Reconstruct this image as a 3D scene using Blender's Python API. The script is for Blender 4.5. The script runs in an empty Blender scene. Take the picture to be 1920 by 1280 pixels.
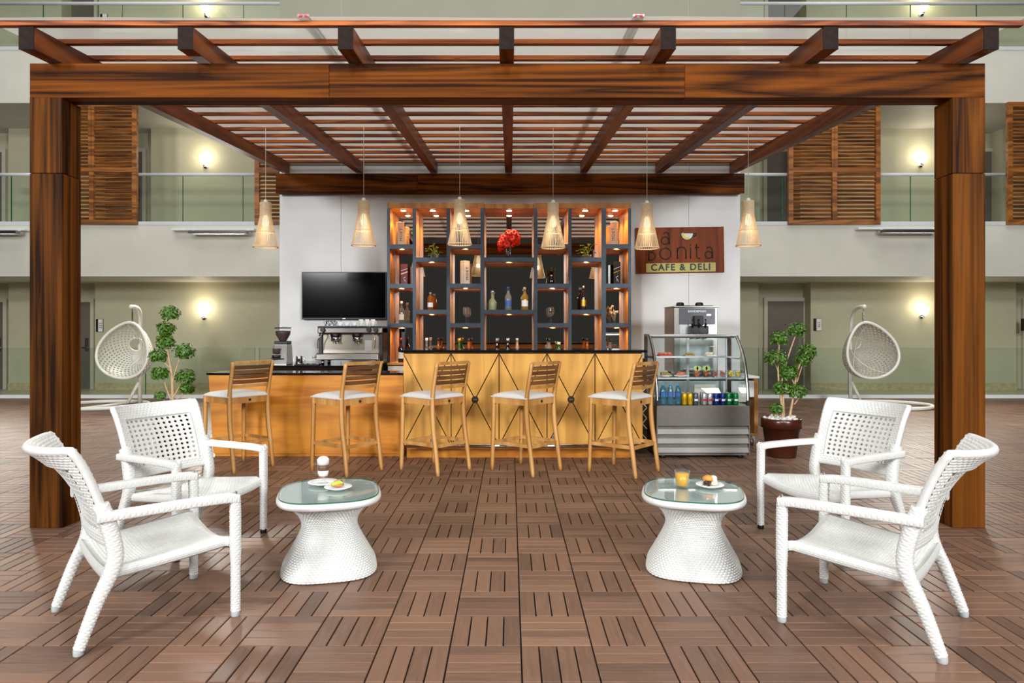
import bpy, bmesh, math, random
from mathutils import Vector, Matrix

random.seed(7)
PI = math.pi
scene = bpy.context.scene
col = scene.collection

# ------------------------------------------------------------------ camera
cam_d = bpy.data.cameras.new('camera')
cam_d.lens = 24.0; cam_d.sensor_width = 36.0; cam_d.sensor_fit = 'HORIZONTAL'
cam_d.shift_x = 3.0 / 1920; cam_d.shift_y = -22.0 / 1920
cam_d.clip_start = 0.05; cam_d.clip_end = 200
CAM_H = 1.336
cam = bpy.data.objects.new('camera', cam_d)
cam.location = (0, 0, CAM_H); cam.rotation_euler = (PI / 2, 0, 0)
col.objects.link(cam); scene.camera = cam

# ------------------------------------------------------------------ world, lights, exposure
world = bpy.data.worlds.new('world'); scene.world = world
world.use_nodes = True
world.node_tree.nodes['Background'].inputs[0].default_value = (1.0, 0.93, 0.82, 1)
world.node_tree.nodes['Background'].inputs[1].default_value = 0.02

def area_light(name, loc, target, size, energy, color=(1, 1, 1), sy=None):
    d = bpy.data.lights.new(name, 'AREA'); d.energy = energy; d.color = color
    d.shape = 'RECTANGLE'; d.size = size; d.size_y = sy or size
    o = bpy.data.objects.new(name, d); o.location = loc
    o.rotation_euler = (Vector(target) - Vector(loc)).to_track_quat('-Z', 'Y').to_euler()
    col.objects.link(o); return o

area_light('overhead_fill', (0, 7.0, 13.5), (0, 7.0, 0), 22, 1450, (0.98, 0.99, 0.97), 16)  # added overhead fill for soft ambience, no lit roof is seen

area_light('unseen_front_light', (-6.4, -5.0, 4.2), (-0.5, 7.5, 1.2), 1.6, 560, (0.97, 0.985, 1))  # unseen softboxes behind the camera, added as key lights from both sides
area_light('unseen_front_light', (6.4, -5.0, 4.2), (0.5, 7.5, 1.2), 1.6, 520, (0.97, 0.985, 1))
area_light('unseen_front_light', (-2.6, -9.0, 8.0), (-0.6, 7.0, 0.8), 1.6, 400, (0.98, 0.99, 1))  # unseen pair added as front fill to brighten the bar
area_light('unseen_front_light', (2.6, -9.0, 8.0), (0.6, 7.0, 0.8), 1.6, 370, (0.98, 0.99, 1))

vs = scene.view_settings
vs.view_transform = 'Standard'; vs.look = 'None'; vs.gamma = 1.0; vs.use_curve_mapping = False
vs.exposure = 0.7

# ------------------------------------------------------------------ helpers
def P(px, d): return (px - 957.0) / 1280.0 * d
def H(py, d): return CAM_H + (618.0 - py) / 1280.0 * d
def s(r, g, b):
    f = lambda c: (c / 255 / 12.92) if c / 255 <= 0.04045 else ((c / 255 + 0.055) / 1.055) ** 2.4
    return (f(r), f(g), f(b), 1)

class NT:
    def __init__(self, name):
        self.m = bpy.data.materials.new(name); self.m.use_nodes = True
        self.t = self.m.node_tree; self.t.nodes.clear()
        self.out = self.n('ShaderNodeOutputMaterial')
    def n(self, kind, **kw):
        nd = self.t.nodes.new(kind)
        for k, v in kw.items(): setattr(nd, k, v)
        return nd
    def l(self, a, b): self.t.links.new(a, b)
    def ramp(self, fac, stops):
        r = self.n('ShaderNodeValToRGB'); e = r.color_ramp.elements
        while len(e) < len(stops): e.new(0.5)
        for i, (p, c) in enumerate(stops): e[i].position = p; e[i].color = c
        self.l(fac, r.inputs[0]); return r.outputs[0]
    def noise(self, vec, scale, detail=4, rough=0.55, dist=0):
        n = self.n('ShaderNodeTexNoise'); n.inputs['Scale'].default_value = scale
        n.inputs['Detail'].default_value = detail; n.inputs['Roughness'].default_value = rough
        n.inputs['Distortion'].default_value = dist
        if vec is not None: self.l(vec, n.inputs['Vector'])
        return n.outputs['Fac']
    def coord(self, which='Object', scale=(1, 1, 1), rand=False):
        tc = self.n('ShaderNodeTexCoord'); mp = self.n('ShaderNodeMapping')
        mp.inputs['Scale'].default_value = scale
        self.l(tc.outputs[which], mp.inputs['Vector'])
        if rand:
            oi = self.n('ShaderNodeObjectInfo'); mu = self.n('ShaderNodeMath', operation='MULTIPLY')
            mu.inputs[1].default_value = 37.0
            self.l(oi.outputs['Random'], mu.inputs[0]); self.l(mu.outputs[0], mp.inputs['Location'])
        return mp.outputs[0]
    def bump(self, h, strength, dist):
        b = self.n('ShaderNodeBump'); b.inputs['Strength'].default_value = strength
        b.inputs['Distance'].default_value = dist; self.l(h, b.inputs['Height']); return b.outputs[0]
    def pbsdf(self, color=None, rough=0.5, metal=0, spec=0.5, normal=None, **kw):
        p = self.n('ShaderNodeBsdfPrincipled')
        if hasattr(color, 'is_linked') or hasattr(color, 'links'): self.l(color, p.inputs['Base Color'])
        else: p.inputs['Base Color'].default_value = color
        p.inputs['Roughness'].default_value = rough; p.inputs['Metallic'].default_value = metal
        p.inputs['Specular IOR Level'].default_value = spec
        if normal is not None: self.l(normal, p.inputs['Normal'])
        for k, v in kw.items(): p.inputs[k.replace('_', ' ')].default_value = v
        self.l(p.outputs[0], self.out.inputs[0]); return p

def plain(name, c, rough=0.5, metal=0, var=0.12, scale=6, bump=0, spec=0.5, **kw):
    t = NT(name); v = t.coord('Object', rand=False)
    lo = tuple(x * (1 - var) for x in c[:3]) + (1,); hi = tuple(min(1, x * (1 + var)) for x in c[:3]) + (1,)
    f = t.noise(v, scale)
    cc = t.ramp(f, [(0.3, lo), (0.7, hi)])
    nr = t.bump(t.noise(v, scale * 12), 0.3, bump) if bump else None
    t.pbsdf(cc, rough, metal, spec, nr, **kw); return t.m

def wood(name, dark, light, axis=0, rough=0.4, fine=70, stretch=14, figure=3.0, coat=0.0, contrast=(0.32, 0.68), spec=0.5, figw=0.42):
    t = NT(name)
    sc = [1, 1, 1]; sc[axis] = 1.0 / stretch
    v = t.coord('Object', tuple(sc), True)
    a = t.noise(v, fine / 4, 6, 0.6, 0.4)
    b = t.noise(v, figure * 2, 3, 0.5, figure)
    w = t.n('ShaderNodeMath', operation='MULTIPLY'); t.l(b, w.inputs[0]); w.inputs[1].default_value = 9.0
    fr = t.n('ShaderNodeMath', operation='PINGPONG'); t.l(w.outputs[0], fr.inputs[0]); fr.inputs[1].default_value = 1.0
    m = t.n('ShaderNodeMix'); m.data_type = 'FLOAT'; m.inputs[0].default_value = figw
    t.l(a, m.inputs[2]); t.l(fr.outputs[0], m.inputs[3])
    mid = tuple((dark[i] + light[i]) / 2 for i in range(3)) + (1,)
    c = t.ramp(m.outputs[0], [(contrast[0], dark), (0.5, mid), (contrast[1], light)])
    t.pbsdf(c, rough, 0, spec, t.bump(a, 0.15, 0.002), Coat_Weight=coat, Coat_Roughness=0.15)
    return t.m

def clear(name, tint, refl=1.45, rough=0.0, body=0.0, bodycol=None, boost=1.0, power=4.5, edge=0.0):
    """thin clear sheet: tinted see-through with a fresnel reflection, optionally a little milky"""
    t = NT(name)
    tr = t.n('ShaderNodeBsdfTransparent'); tr.inputs[0].default_value = tint
    gl = t.n('ShaderNodeBsdfGlossy'); gl.inputs['Roughness'].default_value = rough
    lw = t.n('ShaderNodeLayerWeight'); lw.inputs[0].default_value = 0.5
    pw = t.n('ShaderNodeMath', operation='POWER'); t.l(lw.outputs['Facing'], pw.inputs[0]); pw.inputs[1].default_value = power
    f0 = ((refl - 1) / (refl + 1)) ** 2
    mu = t.n('ShaderNodeMath', operation='MULTIPLY_ADD', use_clamp=True); t.l(pw.outputs[0], mu.inputs[0])
    mu.inputs[1].default_value = (1 - f0) * 0.85; mu.inputs[2].default_value = f0 * boost
    base = tr.outputs[0]
    if body:
        df = t.n('ShaderNodeBsdfDiffuse'); df.inputs[0].default_value = bodycol or tint
        tl = t.n('ShaderNodeBsdfTranslucent'); tl.inputs[0].default_value = bodycol or tint
        ad = t.n('ShaderNodeMixShader'); ad.inputs[0].default_value = 0.5
        t.l(df.outputs[0], ad.inputs[1]); t.l(tl.outputs[0], ad.inputs[2])
        mx = t.n('ShaderNodeMixShader'); mx.inputs[0].default_value = body
        t.l(base, mx.inputs[1]); t.l(ad.outputs[0], mx.inputs[2]); base = mx.outputs[0]
    if edge:
        e1 = t.n('ShaderNodeBsdfDiffuse'); e1.inputs[0].default_value = (0.95, 0.95, 0.95, 1)  # white mixed in at grazing angles paints the bright glass outline
        gm = t.n('ShaderNodeMixShader'); gm.inputs[0].default_value = edge
        t.l(gl.outputs[0], gm.inputs[1]); t.l(e1.outputs[0], gm.inputs[2]); gl = gm
    m2 = t.n('ShaderNodeMixShader'); t.l(mu.outputs[0], m2.inputs[0])
    t.l(base, m2.inputs[1]); t.l(gl.outputs[0], m2.inputs[2]); t.l(m2.outputs[0], t.out.inputs[0])
    return t.m

def glow(name, c, strength):
    t = NT(name); e = t.n('ShaderNodeEmission'); e.inputs[0].default_value = c; e.inputs[1].default_value = strength
    t.l(e.outputs[0], t.out.inputs[0]); return t.m

def plank_mat():
    t = NT('deck_plank_wood')
    uv = t.coord('UV', (5, 60, 1))
    at = t.n('ShaderNodeAttribute', attribute_name='tone')
    g = t.noise(uv, 1.0, 5, 0.6, 0.6)
    m = t.n('ShaderNodeMix'); m.data_type = 'FLOAT'; m.inputs[0].default_value = 0.55
    t.l(g, m.inputs[2]); t.l(at.outputs['Fac'], m.inputs[3])
    c = t.ramp(m.outputs[0], [(0.15, s(74, 54, 44)), (0.38, s(100, 74, 59)), (0.55, s(119, 88, 70)), (0.75, s(132, 98, 76)), (0.95, s(124, 107, 96))])
    t.pbsdf(c, 0.45, 0, 0.5, t.bump(g, 0.25, 0.002)); return t.m

def sheet_white(name, c, rough=0.55): return plain(name, c, rough, var=0.04, scale=2.0)

M = {}
M['plank'] = plank_mat()
M['deck_base'] = plain('deck_base', s(30, 22, 18), 0.8)
M['pergola_x'] = wood('pergola_wood_across', s(42, 18, 4), s(118, 62, 12), 0, 0.55, 90, 26, 1.8, 0.0, spec=0.06, figw=0.36)
M['pergola_z'] = wood('pergola_wood_upright', s(34, 16, 4), s(112, 63, 17), 2, 0.55, 110, 40, 1.6, 0.0, spec=0.06, figw=0.3)
M['pergola_y'] = wood('pergola_wood_rafter', s(82, 37, 13), s(138, 72, 26), 1, 0.45, 60, 20, 1.5, 0.04, spec=0.2, figw=0.3)
M['batten'] = wood('batten_wood', s(104, 46, 16), s(186, 102, 44), 0, 0.5, 60, 14, 2.0, 0.0, spec=0.25)
M['rafter_end'] = plain('rafter_end_grain', s(32, 18, 11), 0.6, spec=0.15, var=0.4, scale=30)
M['shutter'] = wood('shutter_wood', s(104, 58, 20), s(168, 104, 44), 0, 0.45, 50, 10, 1.5)
M['bar_v'] = wood('bar_veneer_upright', s(192, 134, 50), s(222, 166, 76), 2, 0.42, 50, 12, 1.2, 0.1, (0.25, 0.75))
M['bar_h'] = wood('bar_veneer_across', s(196, 116, 24), s(224, 148, 44), 0, 0.42, 40, 8, 1.4, 0.1, (0.25, 0.75))
M['stool'] = wood('stool_wood', s(178, 122, 58), s(216, 164, 98), 2, 0.45, 60, 12, 1.0, 0, (0.25, 0.75))
M['stool_dark'] = wood('stool_slat_wood', s(96, 60, 30), s(134, 90, 50), 0, 0.5, 60, 12, 1.0)
M['shelf_wood'] = wood('shelf_veneer', s(182, 114, 40), s(214, 148, 66), 2, 0.42, 50, 12, 1.2, 0.1)
M['sign_wood'] = wood('sign_wood', s(104, 44, 14), s(150, 72, 28), 2, 0.5, 60, 12, 1.0, 0.0, spec=0.15, figw=0.3)
M['cart_wood'] = wood('cart_wood', s(178, 122, 62), s(208, 156, 92), 2, 0.45, 60, 12, 1.0)
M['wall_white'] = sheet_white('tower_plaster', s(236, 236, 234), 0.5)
M['tower_upper'] = sheet_white('upper_tower_dimmed', s(134, 132, 114))  # wall above the roof is dimmed by a darker colour, not by light
M['fascia'] = sheet_white('fascia_plaster', s(212, 209, 196))
M['khaki'] = sheet_white('gallery_plaster', s(196, 192, 162))
M['ceil'] = sheet_white('gallery_ceiling_plaster', s(208, 206, 200))
M['tile_floor'] = plain('gallery_floor_tile', s(196, 188, 160), 0.3)
M['white_trim'] = plain('white_painted_trim', s(228, 230, 228), 0.4, var=0.03)
M['stone_base'] = plain('stone_skirting', s(190, 178, 138), 0.35, var=0.2, scale=12)
M['door'] = plain('grey_door_laminate', s(112, 104, 92), 0.45, var=0.06)
M['frame'] = plain('door_frame_paint', s(205, 198, 178), 0.5, var=0.03)
M['alu'] = plain('brushed_aluminium', s(196, 200, 200), 0.32, 0.85, var=0.05, scale=30)
M['steel'] = plain('stainless_steel', s(178, 174, 168), 0.28, 1.0, var=0.06, scale=20)
M['steel_dk'] = plain('dark_steel', s(128, 124, 118), 0.35, 1.0, var=0.06, scale=20)  # steel in a darker even tone
M['chrome'] = plain('polished_chrome', s(220, 220, 222), 0.08, 1.0, var=0.02)
M['rail_paint'] = plain('pale_grey_rail', s(206, 210, 210), 0.35, var=0.03)
M['black'] = plain('black_plastic', s(20, 20, 22), 0.4, var=0.1)
M['black_gloss'] = plain('black_granite', s(14, 15, 18), 0.08, var=0.3, scale=60, spec=0.6)
M['metal_dk'] = plain('gunmetal_trim', s(74, 82, 92), 0.32, 0.75, var=0.12, scale=14)
M['bronze_dk'] = plain('dark_bronze', s(60, 48, 36), 0.4, 0.6)
M['mirror'] = plain('mirror_glass', s(226, 226, 220), 0.015, 1.0, var=0.01)
M['screen'] = plain('tv_screen', s(4, 6, 7), 0.12, var=0.2, spec=0.12)
M['white_wicker'] = plain('white_resin_wicker', s(216, 216, 212), 0.42, var=0.04, scale=40, bump=0.0012)
M['grey_wicker'] = plain('grey_white_rattan', s(206, 204, 192), 0.5, var=0.1, scale=40)
M['white_metal'] = plain('white_powder_coat', s(226, 224, 212), 0.4, var=0.04)
M['white_china'] = plain('white_china', s(244, 244, 242), 0.15, var=0.02)
M['cushion'] = plain('grey_white_fabric', s(214, 211, 206), 0.85, var=0.05, scale=60, bump=0.001)
M['terracotta'] = plain('brown_glazed_pot', s(70, 31, 17), 0.26, var=0.15, scale=8)
M['pebble'] = plain('white_pebble', s(226, 222, 212), 0.6, var=0.12, scale=9)
M['soil'] = plain('potting_soil', s(58, 44, 32), 0.9, var=0.3, scale=30)
M['bark'] = plain('pale_bark', s(196, 164, 124), 0.7, var=0.18, scale=30)
M['leaf'] = plain('green_leaf', s(76, 116, 30), 0.4, var=0.65, scale=42)
M['leaf2'] = plain('light_green_leaf', s(122, 150, 44), 0.45, var=0.4, scale=14)
M['rubber'] = plain('black_rubber', s(14, 14, 14), 0.5)
M['foot_clear'] = plain('grey_glide', s(170, 174, 174), 0.25)
M['pend'] = plain('pale_birch', s(236, 208, 166), 0.5, var=0.08, scale=30)
M['cord'] = plain('white_cord', s(236, 230, 220), 0.5)
M['ink'] = plain('dark_lettering', s(30, 22, 18), 0.5)
M['white_ink'] = plain('white_lettering', s(236, 236, 236), 0.5)
M['yellow'] = plain('yellow_paint', s(240, 214, 70), 0.5)
M['cream_paint'] = plain('pale_cream_paint', s(236, 238, 222), 0.5)
M['olive'] = plain('olive_yellow_panel', s(196, 186, 96), 0.5)
M['red'] = plain('red_petal', s(226, 34, 14), 0.5, var=0.25, scale=20)
M['petal_w'] = plain('cream_petal', s(226, 206, 168), 0.6)
M['burgundy'] = plain('burgundy_card', s(110, 14, 36), 0.4)
M['card_white'] = plain('ivory_card', s(232, 226, 210), 0.5)
M['card_black'] = plain('black_card', s(18, 18, 20), 0.35)
M['gold'] = plain('gold_foil', s(216, 170, 60), 0.3, 0.8)
M['pane'] = clear('balustrade_glass', (0.92, 0.96, 0.945, 1), 1.45)
M['pane_edge'] = plain('green_glass_edge', s(46, 104, 78), 0.2)
M['case_glass'] = clear('display_glass', (0.95, 0.98, 0.98, 1), 1.45)
M['table_glass'] = clear('table_glass', (0.91, 0.955, 0.95, 1), 1.5, 0.0, 0, None, 1.4)
M['glass'] = clear('drinking_glass', (0.97, 0.975, 0.975, 1), 1.45, 0.0, 0.0, None, 1.2, 4.5, 0.3)
M['roof_pc'] = clear('roof_polycarbonate', (0.92, 0.92, 0.9, 1), 1.35, 0.12, 0.66, s(250, 249, 244))
M['strip_pc'] = clear('roof_joint_profile', (0.8, 0.82, 0.82, 1), 1.5, 0.15, 0.5, s(240, 240, 240))
M['lamp_glass'] = glow('lit_lamp_glass', (1.0, 0.86, 0.64, 1), 6)
M['bulb'] = glow('lit_bulb', (1.0, 0.8, 0.5, 1), 1.3)
M['spot_on'] = glow('lit_downlight', (1.0, 0.78, 0.46, 1), 26)
M['led'] = glow('warm_led_strip', (1.0, 0.6, 0.24, 1), 5)
M['tube'] = glow('lit_tube', (1.0, 0.97, 0.9, 1), 5)
M['lcd'] = glow('lit_display', (0.6, 0.78, 1.0, 1), 1.6)

def grp(v): return v
class MB:
    def __init__(self): self.v = []; self.f = []; self.uv = []; self.sm = []
    def face(self, idx, uv=None, sm=False): self.f.append(idx); self.uv.append(uv); self.sm.append(sm)
    def box(self, x0, x1, y0, y1, z0, z1, mtx=None, bottom=True):
        n = len(self.v)
        for p in ((x0, y0, z0), (x1, y0, z0), (x1, y1, z0), (x0, y1, z0), (x0, y0, z1), (x1, y0, z1), (x1, y1, z1), (x0, y1, z1)):
            q = Vector(p); self.v.append(tuple(mtx @ q) if mtx else tuple(q))
        fs = [(4, 5, 6, 7), (0, 1, 5, 4), (1, 2, 6, 5), (2, 3, 7, 6), (3, 0, 4, 7)]
        if bottom: fs.append((3, 2, 1, 0))
        for a in fs: self.face(tuple(n + i for i in a))
        return self
    def bar(self, a, b, w, h, up=(0, 0, 1)):
        a = Vector(a); b = Vector(b); t = (b - a).normalized(); sd = t.cross(Vector(up)).normalized(); u = sd.cross(t)
        n = len(self.v)
        for p in (a, b):
            for (i, j) in ((-1, -1), (1, -1), (1, 1), (-1, 1)): self.v.append(tuple(p + sd * (i * w / 2) + u * (j * h / 2)))
        for q in ((0, 1, 2, 3), (7, 6, 5, 4), (0, 4, 5, 1), (1, 5, 6, 2), (2, 6, 7, 3), (3, 7, 4, 0)): self.face(tuple(n + i for i in q))
        return self
    def prism(self, poly, y0, y1):
        """polygon in x,z extruded along y"""
        n = len(self.v); k = len(poly)
        for y in (y0, y1):
            for (x, z) in poly: self.v.append((x, y, z))
        self.face(tuple(n + i for i in range(k))); self.face(tuple(n + k + i for i in reversed(range(k))))
        for i in range(k):
            j = (i + 1) % k; self.face((n + i, n + k + i, n + k + j, n + j))
        return self
    def tube(self, path, r, n=8, closed=False, up=(0, 0, 1), sq=2.0, asp=1.0, weave=None, caps=True, spread=None):
        path = [Vector(p) for p in path]
        if weave:
            L = [0]
            for i in range(1, len(path)): L.append(L[-1] + (path[i] - path[i - 1]).length)
            rr = r if isinstance(r, (list, tuple)) else [r] * len(path)
            st = weave[1] / 4; cnt = max(2, int(L[-1] / st)); np_ = []; nr = []; j = 0
            for k in range(cnt + 1):
                d = L[-1] * k / cnt
                while j < len(L) - 2 and d > L[j + 1]: j += 1
                t = (d - L[j]) / max(1e-6, L[j + 1] - L[j]); np_.append(path[j].lerp(path[j + 1], t)); nr.append(rr[j] * (1 - t) + rr[j + 1] * t)
            path, r = np_, nr
        m = len(path); rr = r if isinstance(r, (list, tuple)) else [r] * m
        base = len(self.v); acc = 0.0; upv = Vector(up)
        for i, p in enumerate(path):
            if closed: t = path[(i + 1) % m] - path[i - 1]
            else: t = path[min(i + 1, m - 1)] - path[max(i - 1, 0)]
            t.normalize(); sd = t.cross(upv)
            if sd.length < 1e-4: sd = t.cross(Vector((1, 0, 0.01)))
            sd.normalize(); u = sd.cross(t)
            if i: acc += (p - path[i - 1]).length
            for k in range(n):
                a = 2 * PI * k / n; c, q = math.cos(a), math.sin(a)
                if sq != 2.0:
                    c = math.copysign(abs(c) ** (2 / sq), c); q = math.copysign(abs(q) ** (2 / sq), q)
                R = rr[i]
                if weave:
                    row = acc / weave[1]; cu = weave[0] * k / n + 0.5 * (int(row) % 2)
                    R = R + weave[2] * (abs(math.sin(PI * cu)) ** 0.6 * abs(math.sin(PI * row)) ** 0.6 - 0.6)
                self.v.append(tuple(p + sd * (c * R * asp) + u * (q * R)))
        for i in range(m if closed else m - 1):
            i2 = (i + 1) % m
            for k in range(n):
                k2 = (k + 1) % n
                self.face((base + i * n + k, base + i * n + k2, base + i2 * n + k2, base + i2 * n + k), None, True)
        if caps and not closed:
            self.face(tuple(base + k for k in reversed(range(n)))); self.face(tuple(base + (m - 1) * n + k for k in range(n)))
        return self
    def lathe(self, prof, n=24, c=(0, 0, 0), axis='z', closed_ends=True, sm=True):
        base = len(self.v); m = len(prof)
        for (r, h) in prof:
            for k in range(n):
                a = 2 * PI * k / n; x, y = r * math.cos(a), r * math.sin(a)
                p = (x, y, h) if axis == 'z' else ((x, h, y) if axis == 'y' else (h, x, y))
                self.v.append((c[0] + p[0], c[1] + p[1], c[2] + p[2]))
        for i in range(m - 1):
            for k in range(n):
                k2 = (k + 1) % n; self.face((base + i * n + k, base + i * n + k2, base + (i + 1) * n + k2, base + (i + 1) * n + k), None, sm)
        if closed_ends:
            self.face(tuple(base + k for k in reversed(range(n)))); self.face(tuple(base + (m - 1) * n + k for k in range(n)))
        return self
    def grid(self, fn, nu, nv, wrap=False, sm=True):
        base = len(self.v); cu = nu if wrap else nu + 1
        for j in range(nv + 1):
            for i in range(cu): self.v.append(tuple(fn(i / nu, j / nv)))
        for j in range(nv):
            for i in range(nu):
                i2 = (i + 1) % cu
                self.face((base + j * cu + i, base + j * cu + i2, base + (j + 1) * cu + i2, base + (j + 1) * cu + i), None, sm)
        return self
    def ball(self, c, r, nu=12, nv=8, sc=(1, 1, 1), jit=0):
        ph = random.random() * 6
        def fn(u, v):
            a = 2 * PI * u; b = PI * (v - 0.5) * 0.999
            k = 1 + jit * math.sin(3 * a + ph) * math.cos(2 * b + ph)
            return (c[0] + r * sc[0] * k * math.cos(a) * math.cos(b), c[1] + r * sc[1] * k * math.sin(a) * math.cos(b), c[2] + r * sc[2] * k * math.sin(b))
        return self.grid(fn, nu, nv, True)
    def mesh(self, name, mat, bevel=0, seg=1, fix=True):
        me = bpy.data.meshes.new(name); me.from_pydata(self.v, [], self.f)
        if any(u is not None for u in self.uv):
            lay = me.uv_layers.new(name='UVMap'); k = 0; d = lay.data
            for fi, f in enumerate(self.f):
                u = self.uv[fi]
                for q in range(len(f)):
                    if u: d[k].uv = u[q]
                    k += 1
        me.polygons.foreach_set('use_smooth', self.sm)
        if bevel or fix:
            bm = bmesh.new(); bm.from_mesh(me)
            if fix: bmesh.ops.recalc_face_normals(bm, faces=bm.faces)
            if bevel:
                ed = [e for e in bm.edges if len(e.link_faces) == 2 and e.calc_face_angle(0) > 0.6]
                bmesh.ops.bevel(bm, geom=ed, offset=bevel, segments=seg, affect='EDGES', profile=0.5)
            bm.to_mesh(me); bm.free()
        me.materials.append(M[mat] if isinstance(mat, str) else mat); me.update(); return me
    def build(self, name, mat, parent=None, bevel=0, seg=1, fix=True):
        return put(name, self.mesh(name, mat, bevel, seg, fix), parent)

def put(name, me, parent=None, loc=None, rot=None):
    o = bpy.data.objects.new(name, me); col.objects.link(o)
    if parent is not None: o.parent = parent
    if loc is not None: o.location = loc
    if rot is not None: o.rotation_euler = rot
    return o
def tag(o, label, cat, group=None):
    o['label'] = label; o['category'] = cat
    if group: o['group'] = group
    return o
def thing(name, label, cat, loc=(0, 0, 0), rz=0, group=None):
    o = bpy.data.objects.new(name, None); o.empty_display_size = 0.1; col.objects.link(o)
    o.location = loc; o.rotation_euler = (0, 0, rz); return tag(o, label, cat, group)
def struct(o): o['kind'] = 'structure'; return o
def stuff(o): o['kind'] = 'stuff'; return o
def dup(root, loc, rz=0, label=None, parent=None):
    r = root.copy(); col.objects.link(r); r.location = loc; r.rotation_euler = (0, 0, rz)
    if label: r['label'] = label
    def kids(a, b):
        for ch in list(a.children):
            c = ch.copy(); col.objects.link(c); c.parent = b; kids(ch, c)
    kids(root, r); return r
def arc(c, r, a0, a1, n, f): return [f(c, r, a0 + (a1 - a0) * i / n) for i in range(n + 1)]
def bez(a, b, c, d, n=12):
    a, b, c, d = map(Vector, (a, b, c, d)); out = []
    for i in range(n + 1):
        t = i / n; out.append(a * (1 - t) ** 3 + b * 3 * t * (1 - t) ** 2 + c * 3 * t * t * (1 - t) + d * t ** 3)
    return out
def smooth_path(pts, n=6):
    pts = [Vector(p) for p in pts]; out = []
    for i in range(len(pts) - 1):
        p0 = pts[max(i - 1, 0)]; p1 = pts[i]; p2 = pts[i + 1]; p3 = pts[min(i + 2, len(pts) - 1)]
        for k in range(n):
            t = k / n
            out.append(0.5 * ((2 * p1) + (p2 - p0) * t + (2 * p0 - 5 * p1 + 4 * p2 - p3) * t * t + (3 * p1 - p0 - 3 * p2 + p3) * t ** 3))
    out.append(pts[-1]); return out
def text(name, body, size, mat, parent, loc, rot=(PI / 2, 0, 0), depth=0.002, sx=1.0, space=1.0, offset=0.0, align='CENTER'):
    cu = bpy.data.curves.new(name, 'FONT'); cu.body = body; cu.size = size; cu.extrude = depth
    cu.align_x = align; cu.align_y = 'CENTER'; cu.space_character = space; cu.offset = offset
    o = bpy.data.objects.new(name, cu); col.objects.link(o)
    dg = bpy.context.evaluated_depsgraph_get(); me = bpy.data.meshes.new_from_object(o.evaluated_get(dg))
    bpy.data.objects.remove(o); me.materials.clear(); me.materials.append(M[mat])
    r = put(name, me, parent, loc, rot); r.scale = (sx, 1, 1); return r

# ================================================================== SETTING
# ---- deck floor: 30 cm tiles of four planks, alternating
T = 0.3; X0 = 0.045; Y0 = 2.889; GAP = 0.0065; SG = 0.0062
DECK_END = 13.36
floor = struct(MB().box(-13.5, 13.5, 0.2, DECK_END, -0.08, -0.018).build('floor', 'deck_base'))
planks = []
for j in range(-9, 36):
    y0 = Y0 + T * j
    if y0 < 0.2: continue
    y1 = min(y0 + T, DECK_END)
    if y1 - y0 < 0.05: continue
    lim = 0.80 * (y0 + T) + 1.2
    for i in range(-44, 45):
        x0 = X0 + T * i
        if x0 + T < -lim or x0 > lim or abs(x0) > 13: continue
        along_x = ((i + j) % 2 == 0)
        w = (T - GAP - 3 * SG) / 4
        tilet = random.gauss(0, 0.10)
        for k in range(4):
            a = GAP / 2 + k * (w + SG)
            if along_x: bx = (x0 + GAP / 2, x0 + T - GAP / 2, y0 + a, min(y0 + a + w, y1))
            else: bx = (x0 + a, x0 + a + w, y0 + GAP / 2, y1 - GAP / 2)
            if bx[3] - bx[2] < 0.01: continue
            planks.append((bx, along_x, min(1, max(0, random.gauss(0.5, 0.15) + tilet))))
def plank_area(p):
    (a, b, c, d), _, _ = p
    ym = (c + d) / 2; px = 957 + (a + b) / 2 / ym * 1280; py = 618 + 1710 / ym
    if not (0 < px < 1920 and py < 1278): return 0
    return 1.0 / ym ** 3
planks.sort(key=plank_area, reverse=True)
def plank_geo(mb, p, tones):
    (a, b, c, d), al, tone = p
    n = len(mb.v); e = 0.0022
    for z, q in ((-0.018, 0), (-e, 0), (0, e)):
        mb.v += [(a + q, c + q, z), (b - q, c + q, z), (b - q, d - q, z), (a + q, d - q, z)]
    uo = random.random() * 50
    def uvf(i):
        x, y, _ = mb.v[i]; return ((x - a + uo, y - c + uo * 3) if al else (y - c + uo, x - a + uo * 3))
    fs = [(8, 9, 10, 11)]
    for lo in (0, 4):
        for k in range(4):
            k2 = (k + 1) % 4; fs.append((lo + k, lo + k2, lo + 4 + k2, lo + 4 + k))
    for f in fs:
        g = tuple(n + i for i in f); mb.face(g, [uvf(i) for i in g]); tones.append(tone)
def plank_obj(name, lst):
    mb = MB(); tones = []
    for p in lst: plank_geo(mb, p, tones)
    me = mb.mesh(name, 'plank', fix=False)
    at = me.attributes.new('tone', 'FLOAT', 'FACE'); at.data.foreach_set('value', tones)
    return put(name, me, floor)
for p in planks[:300]: plank_obj('plank', [p])
stuff(plank_obj('decking_planks', planks[300:]))

# ---- tower wall behind the bar
TW = 9.45; TX0, TX1 = -3.19, 3.175
tower = struct(MB().box(TX0, TX1, TW, 13.3, 0, 12.0).build('wall_tower', 'wall_white'))
SEAM = [(640 - 957) / 1280 * TW, (1291 - 957) / 1280 * TW]
xs = [TX0, SEAM[0], SEAM[1], TX1]
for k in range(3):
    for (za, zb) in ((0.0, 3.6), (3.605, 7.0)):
        MB().box(xs[k] + 0.004 * (k > 0), xs[k + 1] - 0.004 * (k < 2), TW - 0.012, TW, za, zb).build('wall_panel', 'wall_white' if za < 1 else 'tower_upper', tower)

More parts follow.
